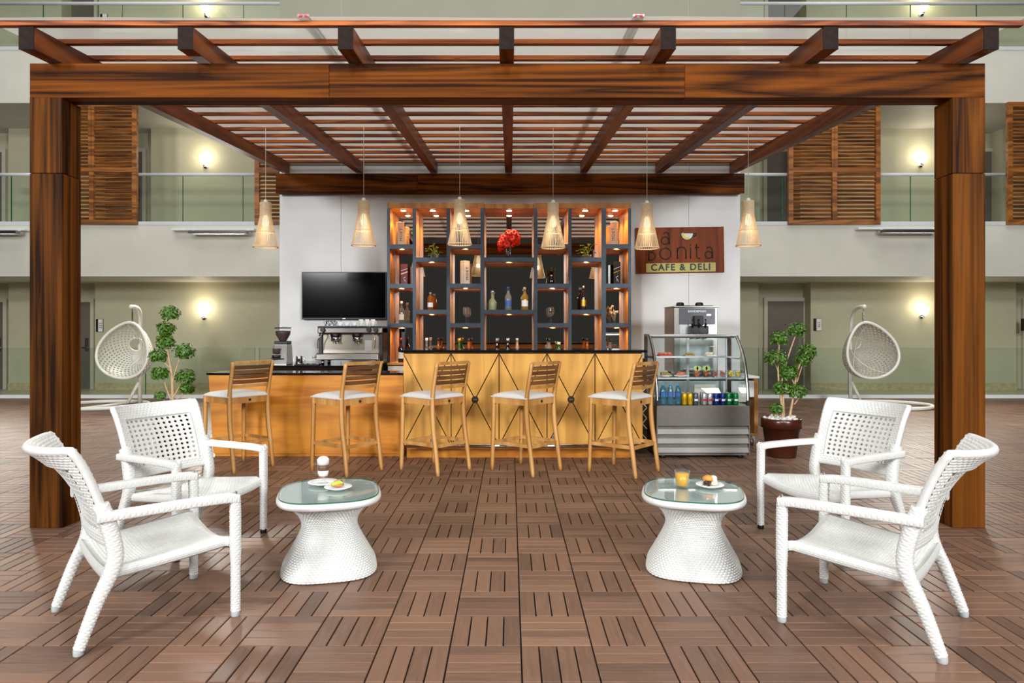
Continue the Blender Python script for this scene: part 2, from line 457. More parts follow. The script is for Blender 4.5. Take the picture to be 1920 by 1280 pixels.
# ---- gallery behind (three levels)
F, W = 13.40, 15.10
def gallery_wall(name, z0, z1, alcoves):
    mb = MB(); x = -15.0
    for (a, b) in alcoves:
        mb.box(x, a, W, W + 0.5, z0, z1); mb.box(a, b, W + 0.4, W + 0.5, z0, z1); x = b
    mb.box(x, 15.0, W, W + 0.5, z0, z1)
    return struct(mb.build(name, 'khaki'))
def al(a, b): return (P(a, W), P(b, W))
gallery_wall('wall_back', 0, 2.40, [al(-70, 16), al(96, 178), al(1422, 1520), al(1905, 2010)])
gallery_wall('wall_back', 3.3, 5.80, [al(-70, 16), al(180, 283), al(1425, 1500), al(1800, 1880)])
gallery_wall('wall_back', 6.7, 9.6, [al(115, 186), al(1432, 1512)])
struct(MB().box(-15, 15, DECK_END, W + 0.5, -0.1, 0.0).build('floor_gallery', 'tile_floor'))
struct(MB().box(-15, 15, DECK_END - 0.03, DECK_END + 0.06, -0.02, 0.062).build('trim_1', 'white_trim'))
for k, (za, zb) in enumerate(((2.383, 3.39), (5.785, 6.82), (9.2, 10.2))):
    struct(MB().box(-15, 15, F + 0.12, W + 0.5, za + 0.003, zb - 0.12).build('ceiling_gallery', 'ceil'))
    struct(MB().box(-15, 15, F, F + 0.12, za, zb).build('trim_%d' % (k + 2), 'fascia'))
# skirting
for (a, b) in ((178, 525), (1387, 1422), (1520, 1905), (16, 96)):
    struct(MB().box(P(a, W), P(b, W), W - 0.02, W, 0, 0.16).build('baseboard_back', 'stone_base'))

# doors: recessed grey leaves in pale frames
nd = [0]
def door(pa, pb, z0, h, knob=0.9):
    nd[0] += 1; x0, x1 = P(pa, W + 0.4), P(pb, W + 0.4); y = W + 0.4
    d = struct(MB().box(x0, x1, y - 0.05, y - 0.01, z0, z0 + h).build('door_%d' % nd[0], 'door'))
    f = MB()
    f.box(x0 - 0.08, x0, y - 0.08, y, z0, z0 + h + 0.08); f.box(x1, x1 + 0.08, y - 0.08, y, z0, z0 + h + 0.08); f.box(x0, x1, y - 0.08, y, z0 + h, z0 + h + 0.08)
    f.build('door_frame', 'frame', d)
    xk = x0 + (x1 - x0) * knob
    MB().box(xk - 0.04, xk + 0.04, y - 0.065, y - 0.05, z0 + 0.85, z0 + 1.15).box(xk - 0.09, xk + 0.03, y - 0.11, y - 0.09, z0 + 0.92, z0 + 0.95).box(xk, xk + 0.02, y - 0.1, y - 0.06, z0 + 0.92, z0 + 0.95).build('door_handle', 'steel', d)
    MB().lathe([(0.012, -0.012), (0.012, 0)], 10, ((x0 + x1) / 2, y - 0.05, z0 + 1.45), 'y').build('peephole', 'black', d)
    return d
door(100, 173, 0, 1.96); door(1437, 1504, 0, 1.98); door(-65, 10, 0, 1.96); door(1920, 2000, 0, 1.96)
door(-65, 8, 3.39, 1.96); door(1436, 1495, 3.39, 1.97); door(190, 270, 3.39, 1.97); door(1806, 1876, 3.39, 1.97)
door(124, 180, 6.82, 1.98); door(1438, 1506, 6.82, 1.98)

# balustrades
def balustrade(x0, x1, z0, z1, panes, label, rail=True, tall=0.07):
    b = thing('glass_balustrade', label, 'railing', ((x0 + x1) / 2, F + 0.02, z0)); cx = (x0 + x1) / 2
    if rail:
        MB().tube([(x0 - cx, 0, z1 - z0), (x1 - cx, 0, z1 - z0)], 0.032, 12).build('handrail', 'rail_paint', b)
        MB().box(x0 - cx, x1 - cx, -0.03, 0.03, 0, tall).build('base_rail', 'rail_paint', b)
    for i in range(len(panes) - 1):
        a, c = panes[i] - cx + 0.008, panes[i + 1] - cx - 0.008
        p = MB().box(a, c, -0.006, 0.006, tall if rail else 0.0, z1 - z0 - (0.02 if rail else 0)).build('glass_pane', 'pane', b)
        zz = z1 - z0 - (0.02 if rail else 0); z_ = tall if rail else 0.0
        MB().box(a - 0.004, a, -0.006, 0.006, z_, zz).box(c, c + 0.004, -0.006, 0.006, z_, zz).build('pane_edge', 'pane_edge', p)
    return b
g0 = DECK_END + 0.01
balustrade(P(-60, F), P(480, F), 0.062, 0.985, [P(q, F) for q in (-60, 60, 272, 478)], 'frameless glass balustrade behind the hanging chair on the topiary side of the low counter', False)
balustrade(P(480, F) + 0.05, P(560, F), 0.062, 0.985, [P(482, F) + 0.03, P(600, F)], 'short glass balustrade pane beside the tower corner near the coffee grinder', False)
balustrade(P(1330, F), P(1424, F), 0.062, 0.985, [P(1330, F), P(1424, F)], 'short glass balustrade pane between the display case and the grey door 236', False)
balustrade(P(1430, F), P(1980, F), 0.062, 0.985, [P(q, F) for q in (1430, 1592, 1790, 1980)], 'frameless glass balustrade behind the hanging chair near the 236 number sign', False)
Z2, R2 = 3.39, 4.385
balustrade(P(257, F), P(478, F), Z2, R2, [P(q, F) for q in (257, 342, 455, 478)], 'middle floor glass balcony railing between two louvred shutters, lit wall lamp behind')
balustrade(P(-40, F), P(88, F), Z2, R2, [P(q, F) for q in (-40, 20, 88)], 'glass balcony railing on the middle floor past the shutter beside the pergola post')
balustrade(P(1380, F), P(1478, F), Z2, R2, [P(q, F) for q in (1380, 1468, 1478)], 'short glass balcony railing on the middle floor in front of a dark door')
balustrade(P(1650, F), P(1889, F), Z2, R2, [P(q, F) for q in (1650, 1708, 1800, 1889)], 'glass balcony railing on the middle floor crossing behind a post, lit lamp beyond it')
Z3, R3 = 6.82, 7.745
balustrade(P(-40, F), P(560, F), Z3, R3, [P(q, F) for q in (-40, 80, 228, 342, 456, 560)], 'top floor glass balcony railing with a room number plate beside its grey door')
balustrade(P(1350, F), P(1970, F), Z3, R3, [P(q, F) for q in (1350, 1472, 1588, 1708, 1832, 1970)], 'top floor glass balcony railing in front of the dark double door panels')

# ---- louvred shutters on the middle floor
SLAT = {}
def slat_mesh(w):
    k = round(w, 3)
    if k not in SLAT:
        SLAT[k] = MB().box(-w / 2, w / 2, -0.030, 0.030, -0.007, 0.007, Matrix.Rotation(math.radians(-38), 4, 'X')).mesh('slat', 'shutter')
    return SLAT[k]
def shutter(pa, pb, label):
    x0, x1 = P(pa, F - 0.06), P(pb, F - 0.06); z0, z1 = 3.395, 5.78; zm = 4.455; w = x1 - x0
    sh = thing('louvred_shutter', label, 'shutter', ((x0 + x1) / 2, F - 0.05, z0)); hw = w / 2; hh = z1 - z0; zm -= z0
    st = MB()
    for xa, xb in ((-hw, -hw + 0.09), (hw - 0.09, hw)): st.box(xa, xb, -0.035, 0.035, 0, hh)
    for za, zb in ((0, 0.08), (zm - 0.045, zm + 0.045), (hh - 0.09, hh)): st.box(-hw + 0.09, hw - 0.09, -0.035, 0.035, za, zb)
    st.build('frame', 'shutter', sh)
    MB().box(-0.045, 0.045, -0.04, 0.04, 0.08, zm - 0.045).build('mullion', 'shutter', sh)
    MB().box(-0.06, -0.003, -0.04, 0.04, zm + 0.045, hh - 0.09).box(0.003, 0.06, -0.04, 0.04, zm + 0.045, hh - 0.09).build('mullion', 'shutter', sh)
    sw = hw - 0.09 - 0.05; sm = slat_mesh(sw - 0.01)
    for (za, zb, n) in ((0.08, zm - 0.045, 12), (zm + 0.045, hh - 0.09, 17)):
        for c in (-1, 1):
            for k in range(n):
                z = za + (zb - za) * (k + 0.5) / n
                put('slat', sm, sh, (c * (0.05 + sw / 2 + 0.005), 0, z))
    return sh
shutter(88, 257, 'brown louvred shutter partly hidden by a pergola post, next to the lamp-lit balcony')
shutter(478, 650, 'louvred wooden shutter mostly tucked behind the white tower wall')
shutter(1478, 1650, 'wide brown louvred shutter with four louvre fields above the hanging chair by sign 236')
shutter(1889, 2060, 'louvred shutter at the far end of the balcony past the post nearest sign 236')

# ---- wall lamps (glass cup on a bracket)
def sconce(px, py, label, e=5):
    o = thing('wall_lamp', label, 'lamp', (P(px, W), W, H(py, W)))
    MB().lathe([(0.05, -0.02), (0.05, 0.0)], 16, (0, 0, -0.12), 'y').tube([(0, -0.02, -0.12), (0, -0.10, -0.14), (0, -0.13, -0.10)], 0.012, 8).build('bracket', 'chrome', o)
    MB().lathe([(0.02, -0.1), (0.05, -0.085), (0.075, -0.02), (0.082, 0.07), (0.076, 0.07), (0.06, -0.02), (0.02, -0.08)], 20, (0, -0.13, 0), closed_ends=True).build('glass_shade', 'lamp_glass', o)
    l = bpy.data.lights.new('lamp_light', 'POINT'); l.energy = e; l.color = (1, 0.86, 0.66); l.shadow_soft_size = 0.08
    lo = bpy.data.objects.new('lamp_light', l); col.objects.link(lo); lo.parent = o; lo.location = (0, -0.24, 0.10)
    return o
sconce(383, 585, 'lit glass wall lamp on the ground floor above the topiary tree')
sconce(1727, 583, 'lit glass wall lamp on the ground floor beside the hanging chair by sign 236')
sconce(386, 302, 'lit glass wall lamp on the middle floor under the rafter nearest the low counter end')
sconce(1725, 300, 'lit glass wall lamp on the middle floor beside the wide brown shutter')
sconce(388, 20, 'lit glass wall lamp on the top floor beside the room number plate', 6)
sconce(1727, 17, 'lit glass wall lamp on the top floor above the wide brown shutter', 6)

# ---- linear spotlights on the fascia
def linear(pa, pb, py, label):
    x0, x1 = P(pa, F), P(pb, F); z = H(py, F); cx = (x0 + x1) / 2
    o = thing('linear_light', label, 'light fixture', (cx, F, z)); hw = (x1 - x0) / 2
    MB().box(-hw, hw, -0.16, 0, -0.02, 0.02).build('mounting_arm', 'white_trim', o, 0.004)
    MB().box(-hw * 0.5, hw * 0.9, -0.32, -0.20, -0.10, -0.045).build('housing', 'steel_dk', o, 0.006)
    MB().box(-hw * 0.48, hw * 0.88, -0.31, -0.21, -0.108, -0.100).build('lens', 'white_trim', o)
    l = bpy.data.lights.new('deck_fill_light', 'AREA'); l.shape = 'RECTANGLE'; l.size = hw * 1.2; l.size_y = 0.09; l.energy = 75; l.spread = math.radians(95); l.color = (1, 0.95, 0.86)  # light added to brighten the side deck, the fixture itself looks unlit
    lo = bpy.data.objects.new('deck_fill_light', l); col.objects.link(lo); lo.parent = o; lo.location = (hw * 0.2, -0.26, -0.112); lo.rotation_euler = (math.radians(-55), 0, 0)
    for x in (-hw * 0.45, hw * 0.85): MB().bar((x, -0.10, 0), (x, -0.25, -0.05), 0.03, 0.012).build('bracket', 'white_trim', o)
linear(328, 482, 432, 'white linear spotlight bar on the fascia under the lamp-lit balcony')
linear(1602, 1752, 430, 'white linear spotlight bar on the fascia above the hanging chair by sign 236')
linear(-60, 58, 432, 'linear spotlight bar on the fascia past the post near the pale-footed chair by the latte')

# ---- room number signs
def room_sign(px0, px1, py0, py1, txt, label, d=W):
    x0, x1 = P(px0, d), P(px1, d); z0, z1 = H(py1, d), H(py0, d)
    o = thing('room_number_sign', label, 'sign', ((x0 + x1) / 2, d - 0.01, (z0 + z1) / 2)); hw, hh = (x1 - x0) / 2, (z1 - z0) / 2
    MB().box(-hw, hw, -0.012, 0.01, -hh, hh).build('backing', 'bronze_dk', o)
    MB().box(-hw * 0.3, hw * 0.95, -0.022, -0.012, -hh * 0.96, hh * 0.96).build('number_plate', 'white_china', o)
    if txt: text('number', txt, hh * 0.6, 'ink', o, (hw * 0.33, -0.024, 0), (PI / 2, PI / 2, 0), 0.001, 1, 1.1)
    return o
room_sign(181, 194, 598, 622, '232', 'upright white and brown room number sign beside the hanging chair behind the topiary')
room_sign(1525, 1539, 597, 620, '236', 'upright white room sign reading 236 beside a grey door')
room_sign(189, 202, 27, 52, '', 'small room number plate on the top floor beside a grey door')
room_sign(1914, 1928, 597, 620, '', 'dark room number plate past the post near door 236')

# ================================================================== PERGOLA
pg = thing('pergola', 'dark wooden pergola with clear roof sheets over the cafe bar', 'pergola', (0, 0, 0))
PX0, PX1, PY0, PY1 = -3.24, 3.20, 4.60, 4.80
BZ0, BZ1 = 2.90, 3.13
for xa, sgn in ((PX0, 1), (PX1 - 0.22, -1)):
    xb = xa + 0.22
    po = MB().box(xa + 0.012, xb - 0.012, PY0 + 0.012, PY1 - 0.012, 0.0, BZ0).build('post', 'pergola_z', pg)
    for za, zb in ((0.002, 2.388), (2.392, BZ0)):
        MB().box(xa, xb, PY0, PY0 + 0.012, za, zb).build('cladding_board', 'pergola_z', po, 0.0015)
        MB().box(xa, xb, PY1 - 0.012, PY1, za, zb).build('cladding_board', 'pergola_z', po, 0.0015)
        MB().box(xa, xa + 0.012, PY0 + 0.0125, PY1 - 0.0125, za, zb).build('cladding_board', 'pergola_z', po, 0.0015)
        MB().box(xb - 0.012, xb, PY0 + 0.0125, PY1 - 0.0125, za, zb).build('cladding_board', 'pergola_z', po, 0.0015)
fb = MB().box(PX0 + 0.012, PX1 - 0.012, PY0 + 0.014, PY0 + 0.15, BZ0 + 0.012, BZ1 - 0.01).build('front_beam', 'pergola_x', pg)
sx = [PX0, P(617, PY0), P(1284, PY0), PX1]
for k in range(3):
    a, b = sx[k] + 0.0008, sx[k + 1] - 0.0008
    MB().box(a, b, PY0, PY0 + 0.013, BZ0, BZ1).build('beam_board', 'pergola_x', fb, 0.0015)
    MB().box(a, b, PY0 + 0.0135, PY0 + 0.16, BZ0, BZ0 + 0.012).build('beam_board', 'pergola_x', fb, 0.0015)
    MB().box(a, b, PY0 + 0.15, PY0 + 0.16, BZ0 + 0.0125, BZ1 - 0.01).build('beam_board', 'pergola_x', fb)
rb = MB().box(-3.17, 3.15, 9.295, 9.40, 3.195, 3.455).build('rear_beam', 'pergola_x', pg)
rx = [P(q, 9.28) for q in (517, 783, 1110, 1396)]
for k in range(3):
    MB().box(rx[k] + 0.001, rx[k + 1] - 0.001, 9.28, 9.294, 3.19, 3.46).build('beam_board', 'pergola_x', rb, 0.0015)
SL = 0.0734
def rz(y): return 3.12 + SL * (y - 4.35)
RX = [-3.082, -2.070, -1.050, -0.024, 1.006, 2.039, 3.061]
rm = MB(); n = 0
for y in (4.35, 9.39):
    for (x, z) in ((-0.048, 0), (0.048, 0), (0.048, 0.146), (-0.048, 0.146)): rm.v.append((x, y, rz(y) + z))
for q in ((0, 4, 5, 1), (1, 5, 6, 2), (2, 6, 7, 3), (3, 7, 4, 0), (7, 6, 5, 4)): rm.face(q)
rm.face((0, 1, 2, 3)); rmesh = rm.mesh('rafter', 'pergola_y', 0.003)
em = MB().box(-0.048, 0.048, 4.344, 4.35, 3.12, 3.266).mesh('end_face', 'rafter_end')
for x in RX:
    r = put('rafter', rmesh, pg, (x, 0, 0)); put('end_face', em, r)
XA, XB = -3.63, 3.257
for k in range(16):
    y = 4.35 + 0.336 * k; z = rz(y) + 0.146
    j0, j1 = random.uniform(-0.03, 0.03), random.uniform(-0.02, 0.02)
    xa_, xb_ = (XA, XB) if k == 0 else (RX[0] - 0.07 + j0, RX[6] + 0.07 + j1)
    MB().box(xa_, xb_, y - 0.02, y + 0.022, z, z + 0.032, Matrix.Identity(4)).build('batten', 'batten', pg, 0.0015)
sheets = [-3.33, -1.316, 0.79, XB]
def roof_z(y): return rz(y) + 0.146 + 0.034
for k in range(3):
    a, b = sheets[k], sheets[k + 1] + (0.03 if k < 2 else 0)
    zo = 0.003 * k
    def fn(u, v, a=a, b=b, zo=zo):
        y = 4.29 + v * 5.12; x = a + u * (b - a)
        return (x, y, roof_z(y) + zo + 0.004 * math.sin(9 * v + 5 * u + k) + 0.003 * math.sin(23 * v))
    MB().grid(fn, 12, 60).build('roof_sheet', 'roof_pc', pg)
for x in (-1.30, 0.805):
    mb = MB()
    y0, y1 = 4.28, 9.40
    for dx in (-0.03, 0.03):
        mb.bar((x + dx, y0, roof_z(y0) + 0.012), (x + dx, y1, roof_z(y1) + 0.012), 0.012, 0.014)
    mb.bar((x, y0, roof_z(y0) + 0.016), (x, y1, roof_z(y1) + 0.016), 0.05, 0.004)
    mb.build('roof_joint', 'strip_pc', pg)
    MB().box(x - 0.03, x - 0.008, 4.282, 4.29, roof_z(4.28) + 0.004, roof_z(4.28) + 0.022).box(x + 0.008, x + 0.03, 4.282, 4.29, roof_z(4.28) + 0.004, roof_z(4.28) + 0.022).build('tape_mark', 'red', pg)

# ================================================================== PENDANT LAMPS
PD = 7.31
def pendant_proto():
    o = thing('pendant_lamp', 'x', 'lamp', (0, 0, 0), 0, 'birch slat pendant lamps over the stools')
    prof = [(0.055, 0.0), (0.055, -0.13), (0.060, -0.165), (0.120, -0.45)]
    mb = MB(); N = 40
    for k in range(N):
        a = 2 * PI * k / N; c, q = math.cos(a), math.sin(a); tw = Vector((-q, c, 0)) * 0.0032; o_ = Vector((c, q, 0))
        base = len(mb.v)
        for (r, z) in prof:
            for (i, t) in ((-1, 0), (1, 0), (1, 0.003), (-1, 0.003)):
                mb.v.append(tuple(o_ * (r + t) + tw * i + Vector((0, 0, z))))
        for j in range(len(prof) - 1):
            for e in range(4):
                e2 = (e + 1) % 4; mb.face((base + j * 4 + e, base + j * 4 + e2, base + j * 4 + 4 + e2, base + j * 4 + 4 + e))
    stuff(mb.build('shade_slats', 'pend', o))
    MB().lathe([(0.0535, -0.002), (0.0535, -0.125), (0.050, -0.125), (0.050, -0.002)], 24, closed_ends=False).build('collar', 'pend', o)
    MB().lathe([(0.119, -0.452), (0.126, -0.452), (0.126, -0.442), (0.116, -0.442), (0.116, -0.452)], 32, closed_ends=False).build('rim_ring', 'pend', o)
    MB().lathe([(0.086, -0.30), (0.090, -0.30), (0.090, -0.292), (0.086, -0.292), (0.086, -0.30)], 28, closed_ends=False).build('inner_ring', 'pend', o)
    MB().lathe([(0.055, -0.006), (0.055, 0.002), (0.02, 0.006), (0.018, 0.028), (0.006, 0.034)], 20).build('cap', 'cord', o)
    MB().lathe([(0.015, -0.13), (0.03, -0.16), (0.036, -0.20), (0.028, -0.235), (0.005, -0.245)], 16).build('bulb', 'bulb', o)
    l = bpy.data.lights.new('bulb_light', 'POINT'); l.energy = 0.4; l.color = (1, 0.8, 0.55); l.shadow_soft_size = 0.03
    lo = bpy.data.objects.new('bulb_light', l); col.objects.link(lo); lo.parent = o; lo.location = (0, 0, -0.29)
    return o
pproto = pendant_proto()
plabels = ['birch slat pendant lamp hanging in front of the louvred shutter past the counter end', 'birch slat pendant lamp hanging above the wall television',
           'birch slat pendant lamp hanging before the third shelf column', 'birch slat pendant lamp hanging to the sign side of the red flowers',
           'birch slat pendant lamp hanging over the corner of the cafe sign', 'birch slat pendant lamp hanging clear of the tower wall beyond the cafe sign']
ptop = [380, 377, 375, 381, 382, 377]
for i, px in enumerate((498, 682, 862, 1037, 1213, 1403)):
    z = H(ptop[i], PD); o = pproto if i == 0 else dup(pproto, (0, 0, 0))
    o.location = (P(px, PD), PD, z); o['label'] = plabels[i]; o.scale = (1.06, 1.06, 1.06)
    MB().tube([(0, 0, 0.03), (0, 0, (rz(7.374) + 0.15 - z) / 1.06)], 0.0028, 6).build('cord', 'cord', o)

# ================================================================== HIGH BAR
BX0, BX1 = -1.113, 1.375
bar = thing('bar_counter', 'tall honey wood bar with crossed groove panels and black top', 'counter', (0, 7.08, 0))
MB().box(BX0 + 0.01, BX1 - 0.01, 0.02, 0.52, 0.15, 1.098).build('carcass', 'bar_h', bar)
MB().box(BX0 + 0.004, BX1 - 0.004, 0.0182, 0.0199, 0.138, 1.09).build('groove_backing', 'bronze_dk', bar)
MB().box(BX0 + 0.03, BX1 - 0.08, 0.05, 0.5, 0.0, 0.15).build('plinth', 'bar_h', bar, 0.002)
MB().box(BX0 - 0.02, BX1 + 0.04, -0.03, 0.60, 1.10, 1.126).build('top', 'black_gloss', bar, 0.004, 2)
nP = 5; pw = (BX1 - BX0) / nP; z0, z1 = 0.135, 1.092; g = 0.005
def tri(mb, pts):
    c = sum((Vector(p) for p in pts), Vector((0, 0))) / 3; A = []
    # inset each side by g
    k = len(pts)
    lines = []
    for i in range(k):
        a = Vector(pts[i]); b = Vector(pts[(i + 1) % k]); d = (b - a).normalized(); nn = Vector((-d.y, d.x))
        if nn.dot(c - a) < 0: nn = -nn
        lines.append((a + nn * g, d))
    for i in range(k):
        (a, d), (b, e) = lines[i - 1], lines[i]
        den = d.x * e.y - d.y * e.x; t = ((b.x - a.x) * e.y - (b.y - a.y) * e.x) / den
        A.append(tuple(a + d * t))
    return mb.prism(A, 0.0, 0.018)
for i in range(nP):
    a, b = BX0 + pw * i, BX0 + pw * (i + 1); cx, cz = (a + b) / 2, (z0 + z1) / 2
    for pts in (((a, z0), (b, z0), (cx, cz)), ((b, z0), (b, z1), (cx, cz)), ((b, z1), (a, z1), (cx, cz)), ((a, z1), (a, z0), (cx, cz))):
        tri(MB(), pts).build('front_panel', 'bar_v', bar)
    dk = MB().lathe([(0.036, -0.008), (0.036, 0.006)], 24, (cx, 0, cz), 'y').build('disc', 'bronze_dk', bar, 0.002)
    MB().box(cx - 0.018, cx + 0.018, -0.011, -0.008, cz - 0.004, cz + 0.004).build('emblem', 'steel', dk)
MB().tube([(BX0 + 0.05, -0.13, 0.155), (BX1 - 0.02, -0.13, 0.155)], 0.02, 14).build('foot_rail', 'chrome', bar)
for k in range(4):
    x = BX0 + 0.3 + k * 0.63
    MB().box(x - 0.02, x + 0.02, -0.13, 0.02, 0.145, 0.165).box(x - 0.015, x + 0.015, -0.012, 0.02, 0.145, 0.25).build('rail_bracket', 'steel', bar)

# ================================================================== LOW COUNTER
lc = thing('low_counter', 'lower orange wood counter with a thin black stone top', 'counter', (0, 7.2, 0))
mb = MB(); mb.v = []
for y in (0.0, 0.33):
    mb.v += [(-3.135, y, 0.03), (-1.13, y, 0.03), (-1.13, y, 0.858), (-3.185, y, 0.858)]
for q in ((0, 1, 2, 3), (7, 6, 5, 4), (0, 4, 5, 1), (1, 5, 6, 2), (2, 6, 7, 3), (3, 7, 4, 0)): mb.face(q)
mb.build('front_panel', 'bar_h', lc, 0.002)
MB().box(-3.12, -1.13, 0.012, 0.31, 0.0, 0.03).build('plinth', 'bar_h', lc)
MB().box(-3.20, -1.126, -0.02, 0.37, 0.86, 0.882).build('top', 'black_gloss', lc, 0.003, 2)

# ================================================================== BACK COUNTER
BC0 = -2.90
bc = thing('back_counter', 'black stone back counter under the television carrying the coffee machine', 'counter', (0, 8.2, 0))
MB().box(BC0, -1.66, 0.0, 1.235, 0.845, 0.905).build('top', 'black_gloss', bc, 0.003, 2)
MB().box(BC0 + 0.03, -1.68, 0.04, 1.23, 0.08, 0.844).build('carcass', 'metal_dk', bc)
for k in range(3):
    w = (1.62 - 2.87) / 3; a = BC0 + 0.035 + k * 0.395
    d = MB().box(a, a + 0.385, 0.02, 0.04, 0.1, 0.83).build('cupboard_door', 'card_white', bc, 0.002)
    MB().box(a + 0.36, a + 0.375, 0.0, 0.02, 0.5, 0.7).build('handle', 'steel', d)
MB().box(BC0 + 0.05, -1.69, 0.08, 0.7, 0.0, 0.08).build('plinth', 'black', bc)

# ================================================================== TELEVISION
tv = thing('television', 'black flat screen television on the white tower wall', 'television', (P(645, 9.36), 9.355, H(554, 9.36)))
tv.scale = (1.054, 1.0, 1.054)
hw, hh = 0.552, 0.309
MB().box(-hw, hw, 0.005, 0.045, -hh, hh).build('casing', 'black', tv, 0.004)
MB().box(-hw + 0.014, hw - 0.014, 0.001, 0.006, -hh + 0.022, hh - 0.014).build('screen', 'screen', tv)
MB().box(-0.2, 0.2, 0.045, 0.074, -0.18, 0.18).build('wall_mount', 'black', tv)
MB().box(-0.018, 0.018, 0.002, 0.005, -hh + 0.006, -hh + 0.014).build('maker_mark', 'alu', tv)

# ================================================================== CAFE SIGN
SD = 8.92
sg = thing('cafe_sign', 'brown wooden cafe sign with carved lettering and a yellow cup', 'sign', (P(1275, 9.40), 9.40, H(468.5, 9.40)))
sg.scale = (1.054, 1.0, 1.054)
sg.rotation_euler = (0, math.radians(-0.9), 0)
shw, shh = 0.577, 0.298
MB().box(-shw, shw, 0, 0.033, -shh, shh).build('board', 'sign_wood', sg, 0.003)
sp = MB().box(-0.447, 0.46, -0.006, 0.0, -0.287, -0.170).build('name_strip', 'olive', sg)
text('lettering', 'CAFE & DELI', 0.118, 'ink', sp, (0.005, -0.008, -0.228), (PI / 2, 0, 0), 0.002, 1.0, 1.22, 0.003)
def stroke(pts, w=0.011): return pts
def letters():
    L = []
    def ring(cx, cz, r, a0=0, a1=2 * PI, n=24): return [(cx + r * math.cos(a0 + (a1 - a0) * i / n), cz + r * math.sin(a0 + (a1 - a0) * i / n)) for i in range(n + 1)]
    def small_a(cx, zb, w, h):      # single storey body with a hooked top
        rb = h * 0.29; cxb = cx - 0.004
        out = [ring(cxb, zb + rb, rb, 0, 2 * PI)]
        out.append([(cx + rb, zb), (cx + rb, zb + h * 0.62)] + ring(cx + rb - h * 0.24, zb + h * 0.70, h * 0.24, 0, 0.8 * PI, 10))
        return out
    z2 = -0.118; x = lambda px: (px - 1275) / 1280 * SD
    L += [[(x(1202), 0.062), (x(1202), 0.225)], [(x(1202), 0.062), (x(1221), 0.062)]]
    L += [('a', small_a(x(1248), 0.078, 0, 0.165))]
    # B
    bx = x(1216); L += [[(bx, z2 - 0.012), (bx, 0.062)], [(bx, 0.062), (bx + 0.03, 0.062)] + ring(bx + 0.034, 0.022 , 0.040, PI / 2, -PI / 2, 10) + [(bx, -0.018)], [(bx + 0.03, -0.026)] + ring(bx + 0.036, -0.076, 0.050, PI / 2, -PI / 2, 10) + [(bx, z2 - 0.012)]]
    L += [ring(x(1247.5), -0.045, 0.073)]
    nx0, nx1 = x(1270), x(1286); r = (nx1 - nx0) / 2
    L += [[(nx0, z2), (nx0, 0.028)], [(nx0, -0.03)] + ring((nx0 + nx1) / 2, 0.028 - r + 0.01, r, PI, 0, 12) + [(nx1, z2)]]
    L += [[(x(1294.5), z2 + 0.004), (x(1294.5), 0.03)], [(x(1294.5), 0.056), (x(1294.5), 0.070)]]
    tx = x(1306); L += [[(tx, 0.075), (tx, z2 + 0.04)] + ring(tx + 0.034, z2 + 0.038, 0.034, PI, 1.5 * PI, 8) + [(tx + 0.045, z2 + 0.004)], [(tx - 0.02, 0.03), (tx + 0.03, 0.03)]]
    L += [('a', small_a(x(1329), z2 + 0.005, 0, 0.155))]
    return L
for item in letters():
    mb = MB()
    for st in (item[1] if isinstance(item, tuple) else [item]):
        mb.tube([(a, -0.001, b) for (a, b) in st], 0.0078, 6, up=(0, 1, 0))
    mb.build('letter', 'ink', sg)
cxx = P(1288.5, SD) - P(1275, SD); czz = 0.222
cup = [(cxx + 0.092 * math.cos(-PI * i / 20), czz + 0.098 * math.sin(-PI * i / 20)) for i in range(21)]
cupo = MB().prism(cup, -0.006, 0.0).build('cup_emblem', 'ink', sg)
MB().prism([(cxx + (a - cxx) * 0.82, czz - 0.008 + (b - czz) * 0.82) for a, b in cup], -0.009, -0.006).build('cup_bowl', 'cream_paint', cupo)
cr = [(cxx - 0.07 + 0.0 + 0.07 * math.cos(t) + 0.0, czz - 0.012 + 0.08 * math.sin(t)) for t in []]
outer = [(cxx + 0.072 * math.cos(t), czz - 0.008 + 0.078 * math.sin(t)) for t in [PI + 0.05 + i * 0.19 for i in range(11)]]
inner = [(cxx + 0.018 + 0.070 * math.cos(t), czz + 0.012 + 0.070 * math.sin(t)) for t in [PI + 1.75 - i * 0.17 for i in range(11)]]
MB().prism(outer + inner, -0.0115, -0.009).build('cup_crescent', 'yellow', cupo)
MB().tube([(cxx + 0.085, -0.003, czz - 0.012), (cxx + 0.118, -0.003, czz - 0.005), (cxx + 0.122, -0.003, czz - 0.032), (cxx + 0.08, -0.003, czz - 0.05)], 0.007, 6, up=(0, 1, 0)).build('cup_handle', 'ink', cupo)

# ================================================================== SHELF UNIT
UD, UB = 9.04, 9.43
K = UD / 1280
def ux(px): return (px - 957) * K
def uz(py): return CAM_H + (618 - py) * K
su = thing('back_bar_shelving', 'tall back bar shelving of amber wood with dark metal edges and mirror backs', 'shelf', (0, UD, 0))
div = [(726, 731), (774, 780), (837.5, 844), (901, 908), (1001, 1007.5), (1065.5, 1071.5), (1128, 1136), (1178, 1183)]
zt = uz(380); zh = uz(390); zb = 0.90
for (a, b) in div:
    dv = MB().box(ux(a), ux(b), 0.006, UB - UD - 0.02, zb, zh).build('divider', 'shelf_wood', su)
    MB().box(ux(a) - 0.001, ux(b) + 0.001, -0.004, 0.006, zb, zh).build('metal_edge', 'metal_dk', dv)
for (a, b, dz) in ((726, 908, 0), (908.3, 1000.7, -0.01), (1001, 1183, 0)):
    MB().box(ux(a), ux(b), 0.0 if dz == 0 else 0.015, UB - UD, zh, zt + dz).build('header', 'shelf_wood', su, 0.002)
cols = [(731, 774), (780, 837.5), (844, 901), (908, 1001), (1007.5, 1065.5), (1071.5, 1128), (1136, 1178)]
